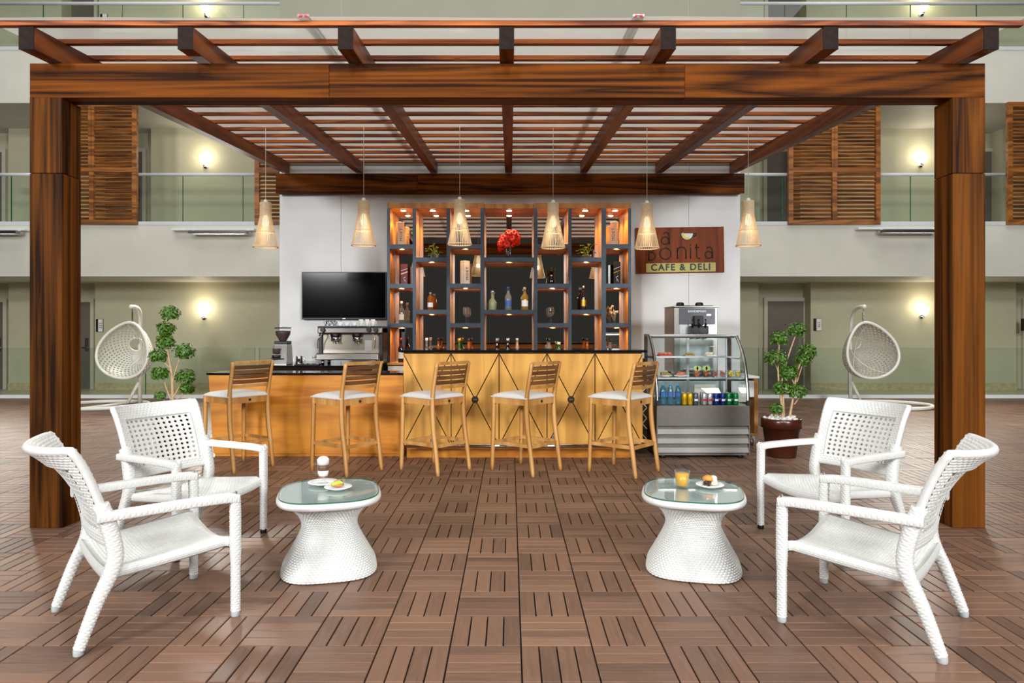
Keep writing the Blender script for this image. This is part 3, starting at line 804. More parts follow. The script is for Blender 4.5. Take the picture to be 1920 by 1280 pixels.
lv = {0: (458, 532, 606), 1: (482.5, 580.5), 2: (457.5, 531.5, 605.5), 3: (482.5, 580.5), 4: (457.5, 531.5, 605.5), 5: (482.5, 580.5), 6: (457.5, 531.5, 605.5)}
for c, (a, b) in enumerate(cols):
    MB().box(ux(a) + 0.001, ux(b) - 0.001, UB - UD - 0.012, UB - UD, zb, zh - 0.001).build('mirror_panel', 'mirror', su)
    for y in lv[c]:
        sf = MB().box(ux(a) + 0.001, ux(b) - 0.001, 0.008, UB - UD - 0.014, uz(y + 7), uz(y) - 0.004).build('shelf_board', 'shelf_wood', su)
        MB().box(ux(a) + 0.001, ux(b) - 0.001, 0.0, 0.008, uz(y + 7) - 0.008, uz(y)).box(ux(a) + 0.002, ux(b) - 0.002, 0.008, UB - UD - 0.014, uz(y) - 0.004, uz(y)).build('metal_edge', 'metal_dk', sf)
        l = bpy.data.lights.new('shelf_glow_fill', 'SPOT'); MB().box(ux(a) + 0.001, ux(b) - 0.001, 0.048, 0.054, uz(y + 7) - 0.016, uz(y + 7)).build('added_spot_baffle', 'shelf_wood', sf); l.energy = 3.2; l.color = (1, 0.66, 0.34); l.spot_size = math.radians(150); l.spot_blend = 0.5; l.shadow_soft_size = 0.006  # baffle strip added to hide the spot from the mirror
        lo = bpy.data.objects.new('shelf_glow_fill', l); col.objects.link(lo); lo.parent = su; lo.location = ((ux(a) + ux(b)) / 2, 0.03, uz(y + 7) - 0.006); lo.rotation_euler = (math.radians(18), 0, 0)  # spot added under each shelf for amber glow, no lamp is seen there
    xm = (ux(a) + ux(b)) / 2
    MB().lathe([(0.045, -0.006), (0.045, 0.0)], 20, (xm, 0.17, zh)).build('downlight_ring', 'chrome', su)
    MB().lathe([(0.034, -0.009), (0.034, -0.006)], 20, (xm, 0.17, zh)).build('downlight', 'spot_on', su)
    l = bpy.data.lights.new('downlight_lamp', 'SPOT'); l.energy = 16; l.color = (1, 0.68, 0.36); l.spot_size = math.radians(125); l.spot_blend = 0.6; l.shadow_soft_size = 0.03
    lo = bpy.data.objects.new('downlight_lamp', l); col.objects.link(lo); lo.parent = su; lo.location = (xm, 0.17, zh - 0.02)
MB().box(ux(726), ux(1183), -0.02, UB - UD, zb - 0.03, zb).build('ledge', 'shelf_wood', su, 0.002)
base = MB().box(ux(726), ux(1183), 0.02, UB - UD, 0.0, zb - 0.03).build('base_cabinet', 'metal_dk', su)
for k in range(6):
    a = ux(726) + 0.01 + k * (ux(1183) - ux(726)) / 6; b = a + (ux(1183) - ux(726)) / 6 - 0.012
    MB().box(a, b, 0.0, 0.02, 0.08, zb - 0.045).build('drawer_front', 'card_white', base, 0.002)

# ================================================================== THINGS ON THE SHELVES
IY = UD + 0.16
def sxp(px, d=IY): return (px - 957) / 1280 * d
SHZ = lambda y: uz(y) + 0.0005
def bottle(px, z, h, r, glass, label, cap='black', lab=None, shape='std', y=IY, group=None, liquid=None, capname='cap'):
    if z > 1.0: h *= 1.055
    r *= 1.05
    o = thing('bottle', label, 'bottle', (sxp(px, y), y, z), 0, group)
    if shape == 'std': pr = [(r * .9, 0), (r, .01), (r, h * .56), (r * .85, h * .64), (r * .36, h * .74), (r * .33, h * .9), (r * .4, h * .9), (r * .4, h * .94)]
    elif shape == 'pear': pr = [(r * .8, 0), (r, .01), (r, h * .3), (r * .75, h * .5), (r * .38, h * .72), (r * .34, h * .9), (r * .34, h * .93)]
    elif shape == 'squat': pr = [(r * .9, 0), (r, .01), (r, h * .42), (r * .8, h * .52), (r * .34, h * .62), (r * .33, h * .86), (r * .4, h * .9)]
    else: pr = [(r * .95, 0), (r, .01), (r, h * .66), (r * .8, h * .74), (r * .4, h * .82), (r * .4, h * .92)]
    MB().lathe(pr, 18).build('body', glass, o)
    if liquid:
        MB().lathe([(p * .9, q + .004 if q == 0 else q) for (p, q) in pr if q < h * .6] + [(r * .5, h * .6)], 18).build('liquid', liquid, o)
    MB().lathe([(r * .42, h * .88), (r * .42, h), (r * .3, h * 1.005)], 14).build(capname, cap, o)
    if lab:
        mb = MB(); k = 12
        mb.grid(lambda u, v: ((r + .0015) * math.sin((u - .5) * 2.2), -(r + .0015) * math.cos((u - .5) * 2.2), h * (.16 + .26 * v)), k, 1)
        mb.build('paper_label', lab, o)
    return o
def tint(name, c, **k):
    M[name] = clear(name, c, 1.45, 0.0, k.get('body', 0.25), k.get('bc'), 1.8); return name
tint('g_clear', (0.92, 0.95, 0.95, 1), body=0.12, bc=(0.85, 0.9, 0.9, 1)); tint('g_amber', (0.75, 0.30, 0.03, 1), body=0.55, bc=(0.65, 0.24, 0.02, 1))
tint('g_gold', (0.8, 0.6, 0.12, 1), body=0.55, bc=(0.7, 0.45, 0.06, 1)); tint('g_dark', (0.12, 0.05, 0.03, 1), body=0.5, bc=(0.06, 0.02, 0.02, 1))
tint('g_green', (0.03, 0.35, 0.06, 1), body=0.5, bc=(0.02, 0.25, 0.04, 1)); tint('g_navy', (0.03, 0.04, 0.12, 1), body=0.5, bc=(0.01, 0.015, 0.06, 1))
tint('g_peach', (0.9, 0.75, 0.6, 1), body=0.6, bc=(0.8, 0.62, 0.46, 1)); tint('g_pet', (0.45, 0.75, 0.85, 1), body=0.35, bc=(0.2, 0.5, 0.65, 1))
tint('g_pale', (0.85, 0.92, 0.75, 1), body=0.35, bc=(0.75, 0.82, 0.62, 1))
M['lab_red'] = plain('red_paper', s(200, 24, 24), 0.5); M['lab_blue'] = plain('blue_paper', s(60, 100, 170), 0.5)
M['cap_blue'] = plain('blue_cap', s(40, 60, 120), 0.4); M['cap_red'] = plain('red_foil', s(150, 16, 24), 0.35)

bottle(753, SHZ(606), .28, .038, 'g_clear', 'clear glass bottle with cream label alone on its shelf in the first shelf column', 'cord', 'card_white', y=IY - .03)
bottle(752, zb + .0006, .325, .038, 'g_dark', 'dark red wine bottle standing on the ledge beside the bar end', 'cap_red', 'card_white', y=IY - .06)
bottle(807, SHZ(580.5), .225, .038, 'g_amber', 'square shouldered amber whisky bottle alone on its shelf', 'alu', 'white_china', 'box')
bottle(923, SHZ(580.5), .245, .048, 'g_pale', 'pale frosted round shouldered bottle, first of three on the wide middle shelf', 'alu', None, 'squat')
bottle(953, SHZ(580.5), .295, .042, 'g_clear', 'clear bottle with blue cap, middle of three on the wide shelf', 'cap_blue', 'lab_blue')
bottle(984, SHZ(580.5), .29, .044, 'g_gold', 'golden tequila bottle with white label, last of three on the wide shelf', 'alu', 'white_china')
bottle(1094, SHZ(580.5), .31, .036, 'g_dark', 'slim dark bottle with gold bands on the sixth column shelf', 'alu', 'gold')
for (px, h, r, gm, lb, cp, la, sh) in (
    (800, .325, .045, 'g_clear', 'clear bottle with white cap peeking over the bar in the second column', 'white_china', 'card_white', 'squat'),
    (822, .325, .040, 'g_amber', 'brown liqueur bottle with dark neck peeking over the bar in the second column', 'black', 'card_white', 'squat'),
    (861, .32, .05, 'g_green', 'green bottle with gold foil neck peeking over the bar', 'gold', None, 'squat'),
    (879, .315, .05, 'g_amber', 'round amber bottle with black stopper peeking over the bar', 'black', 'card_white', 'squat'),
    (932, .315, .042, 'g_dark', 'dark brown pear shaped bottle peeking over the bar below the red flowers', 'alu', None, 'pear'),
    (952, .315, .046, 'g_navy', 'navy blue pear shaped bottle peeking over the bar below the red flowers', 'alu', None, 'pear'),
    (970, .315, .042, 'g_peach', 'pale peach pear shaped bottle peeking over the bar below the red flowers', 'alu', None, 'pear'),
    (1030, .315, .040, 'g_clear', 'clear bottle with red label peeking over the bar', 'black', 'lab_red', 'std'),
    (1048, .27, .052, 'g_green', 'short dark green bottle with pale cap peeking over the bar', 'card_white', None, 'squat'),
    (1101, .32, .044, 'g_amber', 'amber bottle with black stopper peeking over the bar in the sixth column', 'black', 'card_white', 'squat'),
    (1144, .31, .05, 'g_clear', 'clear decanter bottle with dark stopper in the last shelf column', 'black', None, 'squat')):
    bottle(px, zb + .0006, h, r, gm, lb, cp, la, sh)
# gift boxes
def gift(px, pyb, w, h, mat, label, rot=0.0, txt=None, ink='ink', y=IY, slash=False):
    w *= 1.05; h *= 1.055
    o = thing('gift_box', label, 'box', (sxp(px, y), y, SHZ(pyb)), rot)
    MB().box(-w / 2, w / 2, -w / 2, w / 2, 0, h).build('carton', mat, o, 0.002)
    if txt:
        text('lettering', txt, w * .62, ink, o, (0.0, -w / 2 - .0006, h * .46), (PI / 2, -PI / 2, 0), 0.0005, 1, 1.25)
        text('lettering', txt, w * .62, ink, o, (w / 2 + .0006, 0, h * .46), (PI / 2, -PI / 2, PI / 2), 0.0005, 1, 1.25)
        MB().box(-w / 2 - .001, w / 2 + .001, -w / 2 - .001, w / 2 + .001, h * .93, h * .945).build('band', 'gold', o)
    if slash:
        MB().bar((-w / 2, -w / 2 - .001, h * .50), (w / 2, -w / 2 - .001, h * .62), .002, .012).build('slash', 'gold' if slash == 'gold' else 'white_ink', o)
        MB().tube([(-w * .1, -w / 2 - .001, h * .12), (w * .02, -w / 2 - .001, h * .24), (-w * .12, -w / 2 - .001, h * .3), (w * .16, -w / 2 - .001, h * .36)], .0045, 5).tube([(w * .02, -w / 2 - .001, h * .24), (w * .22, -w / 2 - .001, h * .1)], .0045, 5).build('walking_mark', 'white_ink', o)
        MB().bar((-w / 2, -w / 2 - .001, h * .66), (w / 2, -w / 2 - .001, h * .78), .002, .006).build('slash', 'white_ink', o)
    return o
gift(750, 458, .085, .30, 'card_white', 'ivory champagne gift box on the topmost shelf beside the television', 0.5, 'MOET')
gift(872, 531.5, .088, .30, 'card_white', 'ivory champagne gift box turned to a corner on the third column shelf', 0.75, 'MOET')
gift(1152, 457.5, .085, .30, 'card_white', 'ivory champagne gift box on the topmost shelf beside the cafe sign', -0.45, 'MOET')
gift(757, 532, .085, .26, 'burgundy', 'burgundy whisky gift box with white slanted print', 0.3, None, slash='white')
gift(1157, 531.5, .085, .285, 'card_black', 'black whisky gift box with gold slanted band', -0.2, None, slash='gold')
# wine glasses
def wineglass(px, pyb, label):
    o = thing('wine_glass', label, 'glass', (sxp(px), IY, SHZ(pyb)))
    MB().lathe([(.034, 0), (.034, .003), (.006, .006)], 20).build('foot', 'glass', o)
    MB().lathe([(.005, .006), (.004, .085), (.012, .095)], 12).build('stem', 'glass', o)
    MB().lathe([(.006, .092), (.034, .112), (.044, .15), (.040, .19), (.034, .215), (.033, .215), (.039, .19), (.043, .15), (.033, .114), (.004, .095)], 24).build('bowl', 'glass', o)
wineglass(874, 605.5, 'stemmed wine glass on the third column shelf below the champagne box')
wineglass(1033, 605.5, 'stemmed wine glass on the fifth column shelf below the black vase')
# dark vase
o = thing('vase', 'waisted black glass vase alone on the fifth column shelf', 'vase', (sxp(1034), IY, SHZ(531.5)))
MB().lathe([(.048, 0), (.05, .01), (.042, .08), (.036, .12), (.042, .17), (.05, .215), (.046, .215), (.032, .12), (.04, .02)], 24).build('body', plain('black_vase_glass', s(16, 10, 12), .06), o)
# red flowers
o = thing('flower_vase', 'vase of bright red blossoms on the wide upper shelf', 'flowers', (sxp(953), IY, SHZ(482.5)))
MB().lathe([(.036, 0), (.038, .01), (.024, .06), (.026, .12), (.044, .2), (.041, .2), (.022, .12), (.02, .06), (.03, .015)], 20).build('vase', 'g_navy', o)
mb = MB()
fl = MB()
for k in range(17):
    a = k * 2.4; rr = .035 + .1 * math.sqrt((k + .5) / 17); c = Vector((rr * math.cos(a), rr * .6 * math.sin(a), .30 - .35 * rr + .07 * math.sin(a * 1.7)))
    mb.tube(bez((0, 0, .1), (0, 0, .2), c * .6 + Vector((0, 0, .1)), c, 5), .0025, 5)
    for q in range(6):
        t = q * PI / 3 + k; d = Vector((math.cos(t), math.sin(t) * .5 - .3, math.sin(t * 1.0))) * .034
        fl.ball(c + d * .8, .024, 7, 5, (1, .6, 1), .15)
mb.build('stems', 'leaf', o); stuff(fl.build('blossoms', 'red', o))
# trailing plants
def trailing(px, pyb, label, seed, mat='leaf'):
    random.seed(seed); o = thing('trailing_plant', label, 'plant', (sxp(px), IY - .02, SHZ(pyb)))
    MB().lathe([(.03, 0), (.04, .005), (.045, .05), (.04, .05), (.034, .01)], 16).build('glass_bowl', 'glass', o)
    st = MB()
    for k in range(9):
        a = random.uniform(0, 6.28); L = random.uniform(.05, .13)
        tip = Vector((L * math.cos(a), L * .5 * math.sin(a), random.uniform(.03, .2)))
        st.tube(bez((0, 0, .03), (0, 0, .12), tip + Vector((0, 0, .06)), tip, 6), .002, 5)
        lf = MB(); d = Vector((math.cos(a), math.sin(a), .2)).normalized(); sd = d.cross(Vector((0, 0, 1))).normalized(); sz = random.uniform(.022, .036)
        pts = [tip - d * sz * .2, tip + sd * sz * .8 + d * sz * .2, tip + sd * sz * .6 + d * sz * .9, tip + d * sz * 1.5 - Vector((0, 0, sz * .5)), tip - sd * sz * .6 + d * sz * .9, tip - sd * sz * .8 + d * sz * .2]
        lf.v = [tuple(p) for p in pts] + [tuple(p + Vector((0, .0, .0015))) for p in pts]; lf.face((0, 1, 2, 3, 4, 5)); lf.face((11, 10, 9, 8, 7, 6))
        for i in range(6): lf.face((i, i + 6, (i + 1) % 6 + 6, (i + 1) % 6))
        lf.build('leaf', mat, o)
    st.build('stems', 'leaf2', o)
trailing(814, 482.5, 'small heart leaved trailing plant in the second shelf column', 3)
trailing(1102, 482.5, 'small yellow green trailing plant in the sixth shelf column', 5, 'leaf2')
# dried flowers
random.seed(11)
o = thing('dried_flower_vase', 'clear vase of cream dried flowers in the last shelf column', 'flowers', (sxp(1152), IY, SHZ(605.5)))
MB().lathe([(.018, 0), (.02, .1), (.017, .1), (.015, .01)], 16).build('vase', 'glass', o)
st = MB(); fl = MB()
for k in range(9):
    tip = Vector((random.uniform(-.07, .05), random.uniform(-.03, .03), random.uniform(.13, .23)))
    st.tube([(0, 0, .03), tuple(tip * .6), tuple(tip)], .0018, 5)
    for q in range(4): fl.ball(tip + Vector((random.uniform(-.014, .014), random.uniform(-.014, .014), random.uniform(-.014, .014))), .0105, 6, 4)
st.build('stems', 'bark', o); stuff(fl.build('blossoms', 'petal_w', o))
random.seed(21)

# ================================================================== COFFEE STATION
CZ = 0.9055
MX = lambda px, d: (px - 957) / 1280 * d
md = 8.42
em_ = thing('espresso_machine', 'two group chrome espresso machine with cups on its top', 'coffee machine', (MX(654, md), md, CZ))
W2 = .40
for x in (-.34, .34):
    for y in (.06, .36): MB().lathe([(.022, 0), (.022, .05)], 12, (x, y, 0)).build('foot', 'chrome', em_)
MB().box(-W2 + .02, W2 - .02, .14, .42, .05, .42).build('body', 'steel_dk', em_, .01)
MB().box(-W2 + .03, W2 - .06, .13, .14, .12, .38).build('splash_back', plain('dark_mirror_steel', s(132, 126, 114), .32, 1.0), em_)
MB().box(-W2, W2 - .03, -.04, .16, .055, .135).build('drip_tray', 'steel', em_, .012, 2)
MB().box(-W2 + .01, W2 - .04, -.03, .13, .135, .143).build('drip_grid', 'chrome', em_)
MB().box(-W2, W2, .04, .42, .385, .46).build('head_housing', 'steel_dk', em_, .012, 2)
MB().box(-W2 + .005, W2 - .005, .03, .42, .452, .475).build('cup_rail', 'black', em_, .004)
for x in (-W2, W2 - .045): MB().box(x, x + .045, .10, .43, .055, .47).build('side_panel', 'black', em_, .008)
for x in (-.19, .08):
    gh = MB().lathe([(.058, .385), (.058, .35), (.05, .34)], 20, (x, .09, 0)).build('group_head', 'black', em_)
    MB().lathe([(.052, .34), (.052, .30), (.03, .285)], 20, (x, .09, 0)).build('portafilter_basket', 'chrome', gh)
    MB().tube([(x, .05, .315), (x, -.07, .30)], .013, 10).build('portafilter_handle', 'black', gh)
    MB().tube([(x - .02, .09, .285), (x - .02, .08, .26)], .007, 8).tube([(x + .02, .09, .285), (x + .02, .08, .26)], .007, 8).build('spout', 'chrome', gh)
for x in (-.335, .30):
    MB().tube(smooth_path([(x, .06, .40), (x, -.01, .37), (x + (.03 if x > 0 else -.04), -.02, .3), (x + (.02 if x > 0 else -.05), .0, .2)]), .006, 8).build('steam_wand', 'chrome', em_)
for x in (-.33, .24, .325): MB().lathe([(.026, -.03), (.03, 0), (.026, .01)], 16, (x, .03, .43), 'y').build('knob', 'black', em_)
MB().box(.17, .26, .125, .13, .17, .30).build('control_panel', 'steel', em_)
MB().tube([(-W2, .02, .095), (-W2 - .05, .0, .09)], .012, 10).build('tap', 'chrome', em_)
def cup(px, r, h, label, grp_):
    o = thing('cup', label, 'cup', (MX(px, md + .22), md + .22, CZ + .4755), 0, grp_)
    MB().lathe([(r * .7, 0), (r * .78, .004), (r, h), (r * .93, h), (r * .7, .01)], 20).build('body', 'white_china', o)
    MB().tube([(r * .9, 0, h * .75), (r * 1.45, 0, h * .7), (r * 1.4, 0, h * .3), (r * .85, 0, h * .25)], .005, 6, up=(0, 1, 0)).build('handle', 'white_china', o)
for px, w_ in ((638, 'next to the wire holders'), (650.5, 'between two like it'), (664, 'next to the tall mugs')): cup(px, .040, .052, 'low white coffee cup on the espresso machine ' + w_, 'low white cups on the espresso machine')
for px, w_ in ((677, 'next to the low cups'), (688, 'between two like it'), (699, 'on the shelving side')): cup(px, .030, .088, 'tall white mug on the espresso machine ' + w_, 'tall white mugs on the espresso machine')
wr = thing('wire_rack', 'tangle of black wire holders on top of the espresso machine', 'rack', (MX(620, md + .2), md + .2, CZ + .4755))
mb = MB()
for k in range(7):
    a = k * .9; mb.tube([(.08 * math.cos(a), .05 * math.sin(a), .004), (.05 * math.cos(a + .8), .04 * math.sin(a + .8), .07), (.09 * math.cos(a + 1.4), .05 * math.sin(a + 1.4), .05), (.06 * math.cos(a + 2), .04 * math.sin(a + 2), .004)], .003, 5)
mb.build('wires', 'black', wr)
# grinder
gd = 8.5
gr = thing('coffee_grinder', 'silver coffee grinder with a bean hopper beside the milk jug', 'grinder', (MX(529, gd), gd, CZ))
mb = MB()
for z, w_, d0 in ((0, .10, -.14), (.25, .085, -.06)):
    mb.v += [(-w_, d0, z), (w_, d0, z), (w_, .12, z), (-w_, .12, z)]
for q in ((0, 3, 2, 1), (4, 5, 6, 7), (0, 1, 5, 4), (1, 2, 6, 5), (2, 3, 7, 6), (3, 0, 4, 7)): mb.face(q)
mb.build('body', 'steel', gr, .008, 2)
MB().box(-.085, .085, -.05, .11, .25, .29).build('collar', 'black', gr, .01, 2)
MB().lathe([(.04, .29), (.045, .30), (.085, .37), (.09, .40), (.09, .415), (.02, .42)], 24, (0, .03, 0)).build('coffee_beans', plain('roasted_beans', s(62, 44, 34), .6, var=.5, scale=60), gr)
MB().lathe([(.043, .292), (.05, .30), (.092, .375), (.096, .41), (.096, .448)], 24, (0, .03, 0), closed_ends=False).build('hopper', 'glass', gr)
MB().lathe([(.1, .446), (.1, .458), (.02, .462)], 24, (0, .03, 0)).build('lid', 'black', gr)
MB().lathe([(.05, .10), (.05, .22), (.045, .225)], 20, (-.035, -.10, 0)).build('doser', 'glass', gr)
MB().lathe([(.046, .14), (.046, .20)], 20, (-.035, -.10, 0)).build('ground_coffee', 'soil', gr)
MB().lathe([(.056, .085), (.056, .12), (.03, .09)], 20, (-.035, -.10, 0)).build('doser_base', 'black', gr)
MB().bar((-.08, -.16, .075), (.06, -.12, .075), .02, .012).build('portafilter_fork', 'black', gr)
# milk jug
o = thing('milk_jug', 'small steel milk jug beside the coffee grinder', 'jug', (MX(561, 8.48), 8.48, CZ))
MB().lathe([(.042, 0), (.045, .01), (.04, .08), (.038, .105), (.034, .105), (.038, .02)], 20).build('body', 'chrome', o)
MB().tube([(.036, 0, .09), (.07, 0, .085), (.07, 0, .03), (.042, 0, .03)], .004, 6, up=(0, 1, 0)).build('handle', 'chrome', o)
tr = thing('knock_tray', 'black tray holding round steel coffee baskets beside the milk jug', 'tray', (MX(580, 8.33), 8.33, CZ))
MB().box(-.17, .13, -.06, .10, 0, .012).build('tray', 'black', tr, .004)
for k in range(4): MB().lathe([(.033, .012), (.033, .022), (.028, .022), (.026, .014)], 18, (-.12 + k * .072, .0, 0)).build('basket', 'steel', tr)

# ================================================================== DISPLAY CASE
M['louvre_steel'] = plain('matt_steel', s(132, 129, 122), .5, .35, var=.06, scale=20)
DX0, DX1, DY0, DY1 = 1.515, 2.485, 7.08, 7.74
cxd = (DX0 + DX1) / 2; hwd = (DX1 - DX0) / 2
dc = thing('display_case', 'stainless refrigerated display case with curved glass front', 'display case', (cxd, DY0, 0))
D = DY1 - DY0
for x in (-hwd + .08, hwd - .08):
    for y in (.08, D - .08): MB().lathe([(.03, 0), (.03, .03)], 12, (x, y, 0)).build('foot', 'rubber', dc)
MB().box(-hwd + .01, hwd - .01, .03, D, .03, .335).build('machine_housing', 'steel_dk', dc)
for k in range(3):
    z = .05 + k * .096
    mb = MB()
    mb.v = [(-hwd + .012, .03, z), (hwd - .012, .03, z), (hwd - .012, -.004, z + .012), (-hwd + .012, -.004, z + .012), (-hwd + .012, .012, z + .062), (hwd - .012, .012, z + .062), (hwd - .012, .03, z + .084), (-hwd + .012, .03, z + .084)]
    for q in ((0, 1, 2, 3), (3, 2, 5, 4), (4, 5, 6, 7), (0, 3, 4, 7), (1, 6, 5, 2), (0, 7, 6, 1)): mb.face(q)
    mb.build('louvre', 'louvre_steel', dc)
for x in (-hwd, hwd - .012): MB().box(x, x + .012, -.004, D, .03, .34).build('side_skirt', 'steel_dk', dc)
MB().box(-hwd, hwd, 0, D, .335, .55).build('lower_panel', 'steel_dk', dc, .004)
GP = smooth_path([(0, .02, .55), (0, .05, .75), (0, .13, .98), (0, .26, 1.15), (0, .40, 1.268)], 6)
for x, m_ in ((-hwd, 'steel'), (hwd, 'steel')):
    e = -1 if x < 0 else 1
    fr = MB().tube([(x - e * .012, p.y, p.z) for p in GP], .016, 8, up=(1, 0, 0), asp=.8).build('front_edge_trim', m_, dc)
    MB().tube([(x - e * .004, p.y - .006, p.z + .003) for p in GP], .009, 6, up=(1, 0, 0)).build('edge_seal', 'black', fr)
    poly = [(p.y, p.z) for p in GP] + [(D - .05, 1.268), (D - .05, .55)]
    mb = MB(); xx = x - e * .006; n = len(mb.v)
    for q in (0, .006):
        for (y, z) in poly: mb.v.append((xx - e * q, y, z))
    k = len(poly); mb.face(tuple(range(k))); mb.face(tuple(reversed(range(k, 2 * k))))
    for i in range(k): mb.face((i, (i + 1) % k, k + (i + 1) % k, k + i))
    mb.build('side_glass', 'case_glass', dc)
    MB().box(min(x, x - e * .03), max(x, x - e * .03), D - .06, D, .55, 1.285).build('rear_post', 'bronze_dk', dc)
    MB().box(min(x, x - e * .03), max(x, x - e * .03), .0, .03, .55, .6).build('corner_block', 'black', dc)
mb = MB(); mb.grid(lambda u, v: (-hwd + .02 + u * (2 * hwd - .04), GP[int(round(v * (len(GP) - 1)))].y, GP[int(round(v * (len(GP) - 1)))].z), 1, len(GP) - 1)
mb.build('curved_glass', 'case_glass', dc)
MB().box(-hwd, hwd, .385, D, 1.265, 1.288).build('top', 'steel', dc, .004)
MB().box(-hwd + .03, hwd - .03, .40, .45, 1.245, 1.264).build('light_rail', 'black', dc)
MB().box(-hwd + .06, hwd - .06, .455, .475, 1.25, 1.264).build('light_tube', 'tube', dc)
for x in (-hwd + .03, 0.0): MB().box(x, x + hwd - .03, D - .02, D - .014, .56, 1.26).build('rear_door_glass', 'case_glass', dc)
for x in (-.01, hwd - .05): MB().box(x, x + .03, D - .03, D - .008, .56, 1.262).build('rear_door_stile', 'alu', dc)
S1, S2, S0 = .83, 1.05, .5506
MB().box(-hwd + .02, hwd - .02, .10, D - .05, S1 - .006, S1).build('glass_shelf', 'case_glass', dc)
MB().box(-hwd + .02, hwd - .02, .22, D - .05, S2 - .006, S2).build('glass_shelf', 'case_glass', dc)
for z, y0 in ((S1, .10), (S2, .22)): MB().box(-hwd + .02, hwd - .02, y0 - .01, y0, z - .014, z + .004).build('shelf_lip', 'alu', dc)
for x in (-hwd + .03, hwd - .045):
    for z in (S1, S2): MB().box(x, x + .015, .2, D - .05, z - .03, z - .006).build('shelf_bracket', 'steel', dc)
# --- in the case: water bottles and cans
def dp(px, d): return (px - 957) / 1280 * d
M['bcap'] = plain('blue_screw_cap', s(60, 150, 210), .4)
WP = 7.2
for i, px in enumerate((1243, 1257, 1271)):
    o = thing('water_bottle', 'blue plastic water bottle in the display case ' + ('beside the case side', 'between two others', 'beside the yellow cans')[i], 'bottle', (dp(px, WP), WP, S0), 0, 'water bottles in the display case')
    r, h = .033 + .004 * (i == 0), .215
    MB().lathe([(r * .9, 0), (r, .01), (r, .06), (r * .93, .075), (r, .09), (r, .13), (r * .8, .165), (.013, .195), (.013, .2)], 18).build('body', 'g_pet', o)
    MB().lathe([(.015, .195), (.015, h), (.012, h + .002)], 14).build('cap', 'bcap', o)
    MB().lathe([(r + .001, .085), (r + .001, .125)], 18, closed_ends=False).build('wrap_label', 'lab_blue', o)
cans = [(1283, 'yellow'), (1294, 'yellow'), (1304.5, 'blackcan'), (1320.5, 'silver'), (1331.5, 'silver'), (1343, 'blue'), (1355.5, 'blue'), (1367, 'green'), (1379.5, 'green')]
M['can_yellow'] = plain('yellow_can', s(226, 178, 20), .3, .5); M['can_blackcan'] = plain('black_silver_can', s(96, 98, 104), .3, .6); M['can_silver'] = plain('silver_red_can', s(206, 206, 208), .28, .7)
M['can_blue'] = plain('blue_can', s(24, 50, 130), .3, .4); M['can_green'] = plain('green_can', s(10, 130, 60), .3, .4)
CL = {'yellow': ('yellow drinks can', 'yellow cans'), 'blackcan': ('dark grey drinks can', 'dark grey cans'), 'silver': ('silver drinks can', 'silver cans'), 'blue': ('blue drinks can', 'blue cans'), 'green': ('green drinks can', 'green cans')}
canm = {}
for k in CL:
    band = {'yellow': 'gold', 'blackcan': 'white_ink', 'silver': 'lab_red', 'blue': 'white_ink', 'green': 'white_ink'}[k]
    canm[k] = (MB().lathe([(.022, 0), (.0265, .008), (.0265, .108), (.022, .12)], 18).mesh('body', 'can_' + k), MB().lathe([(.0225, .12), (.0225, .124), (.019, .1215)], 18).mesh('lid', 'alu'),
               MB().grid(lambda u, v: (.0272 * math.sin((u - .5) * 1.5), -.0272 * math.cos((u - .5) * 1.5), .04 + .022 * v), 8, 1).mesh('emblem', band))
NB = ['next to the water bottles', 'next to the grey can', 'between yellow and silver cans', 'next to the grey can', 'next to a blue can', 'next to a silver can', 'next to a green can', 'next to a blue can', 'at the end of the row']
for row in range(2):
    y = 7.165 + row * .075
    for ci, (px, k) in enumerate(cans):
        o = thing('drinks_can', CL[k][0] + (' in the front row of cans ', ' in the second row of cans ')[row] + NB[ci], 'can', (dp(px, 7.165), y, S0), 0, CL[k][1] + ' in the display case')
        for nm, me in zip(('body', 'lid', 'emblem'), canm[k]): put(nm, me, o)
# price cards
for px, lb in ((1340, 'white price card leaning on the drinks cans, wider of the two'), (1392, 'white price card beside the green cans')):
    o = MB().box(-.115 if px < 1380 else -.05, .115 if px < 1380 else .05, 0, .004, 0, .10).build('price_card', 'card_white'); o.location = (dp(px - 18 if px < 1380 else px, 7.44), 7.44, S0 + (.14 if px < 1380 else .10))
    o.location.z = S0; o.scale = (1, 1, 1.9); tag(o, lb, 'card')
# food on the shelves
M['bread'] = plain('bread_crust', s(176, 112, 66), .6, var=.3, scale=30); M['ham'] = plain('pink_ham', s(206, 120, 100), .5, var=.2, scale=30); M['lime'] = plain('lime_flesh', s(176, 196, 110), .4, var=.2, scale=30)
M['orange_fruit'] = plain('orange_fruit', s(226, 118, 50), .4, var=.2, scale=30); M['lettuce'] = plain('lettuce', s(120, 150, 70), .5, var=.3, scale=30); M['paper'] = plain('white_paper', s(226, 232, 236), .7)
FY = 7.34
for i, px in enumerate((1247, 1277)):
    o = thing('sandwich_plate', ('filled roll on a white paper plate above the water bottles', 'ham roll on a white paper plate above the yellow cans')[i], 'food', (dp(px, FY), FY, S1 + .0006))
    MB().lathe([(.04, 0), (.075, .014), (.072, .018), (.04, .004)], 24).build('plate', 'paper', o)
    random.seed(40 + i)
    MB().ball((0, 0, .032), .04, 14, 8, (1.4, .8, .55)).build('roll', 'bread' if i == 0 else 'ham', o)
    lf = MB()
    for q in range(6): lf.ball((random.uniform(-.05, .05), random.uniform(-.03, .0), random.uniform(.02, .05)), .014, 7, 5, (1.3, .8, .6), .2)
    lf.build('filling', 'lettuce' if i == 0 else 'bread', o)
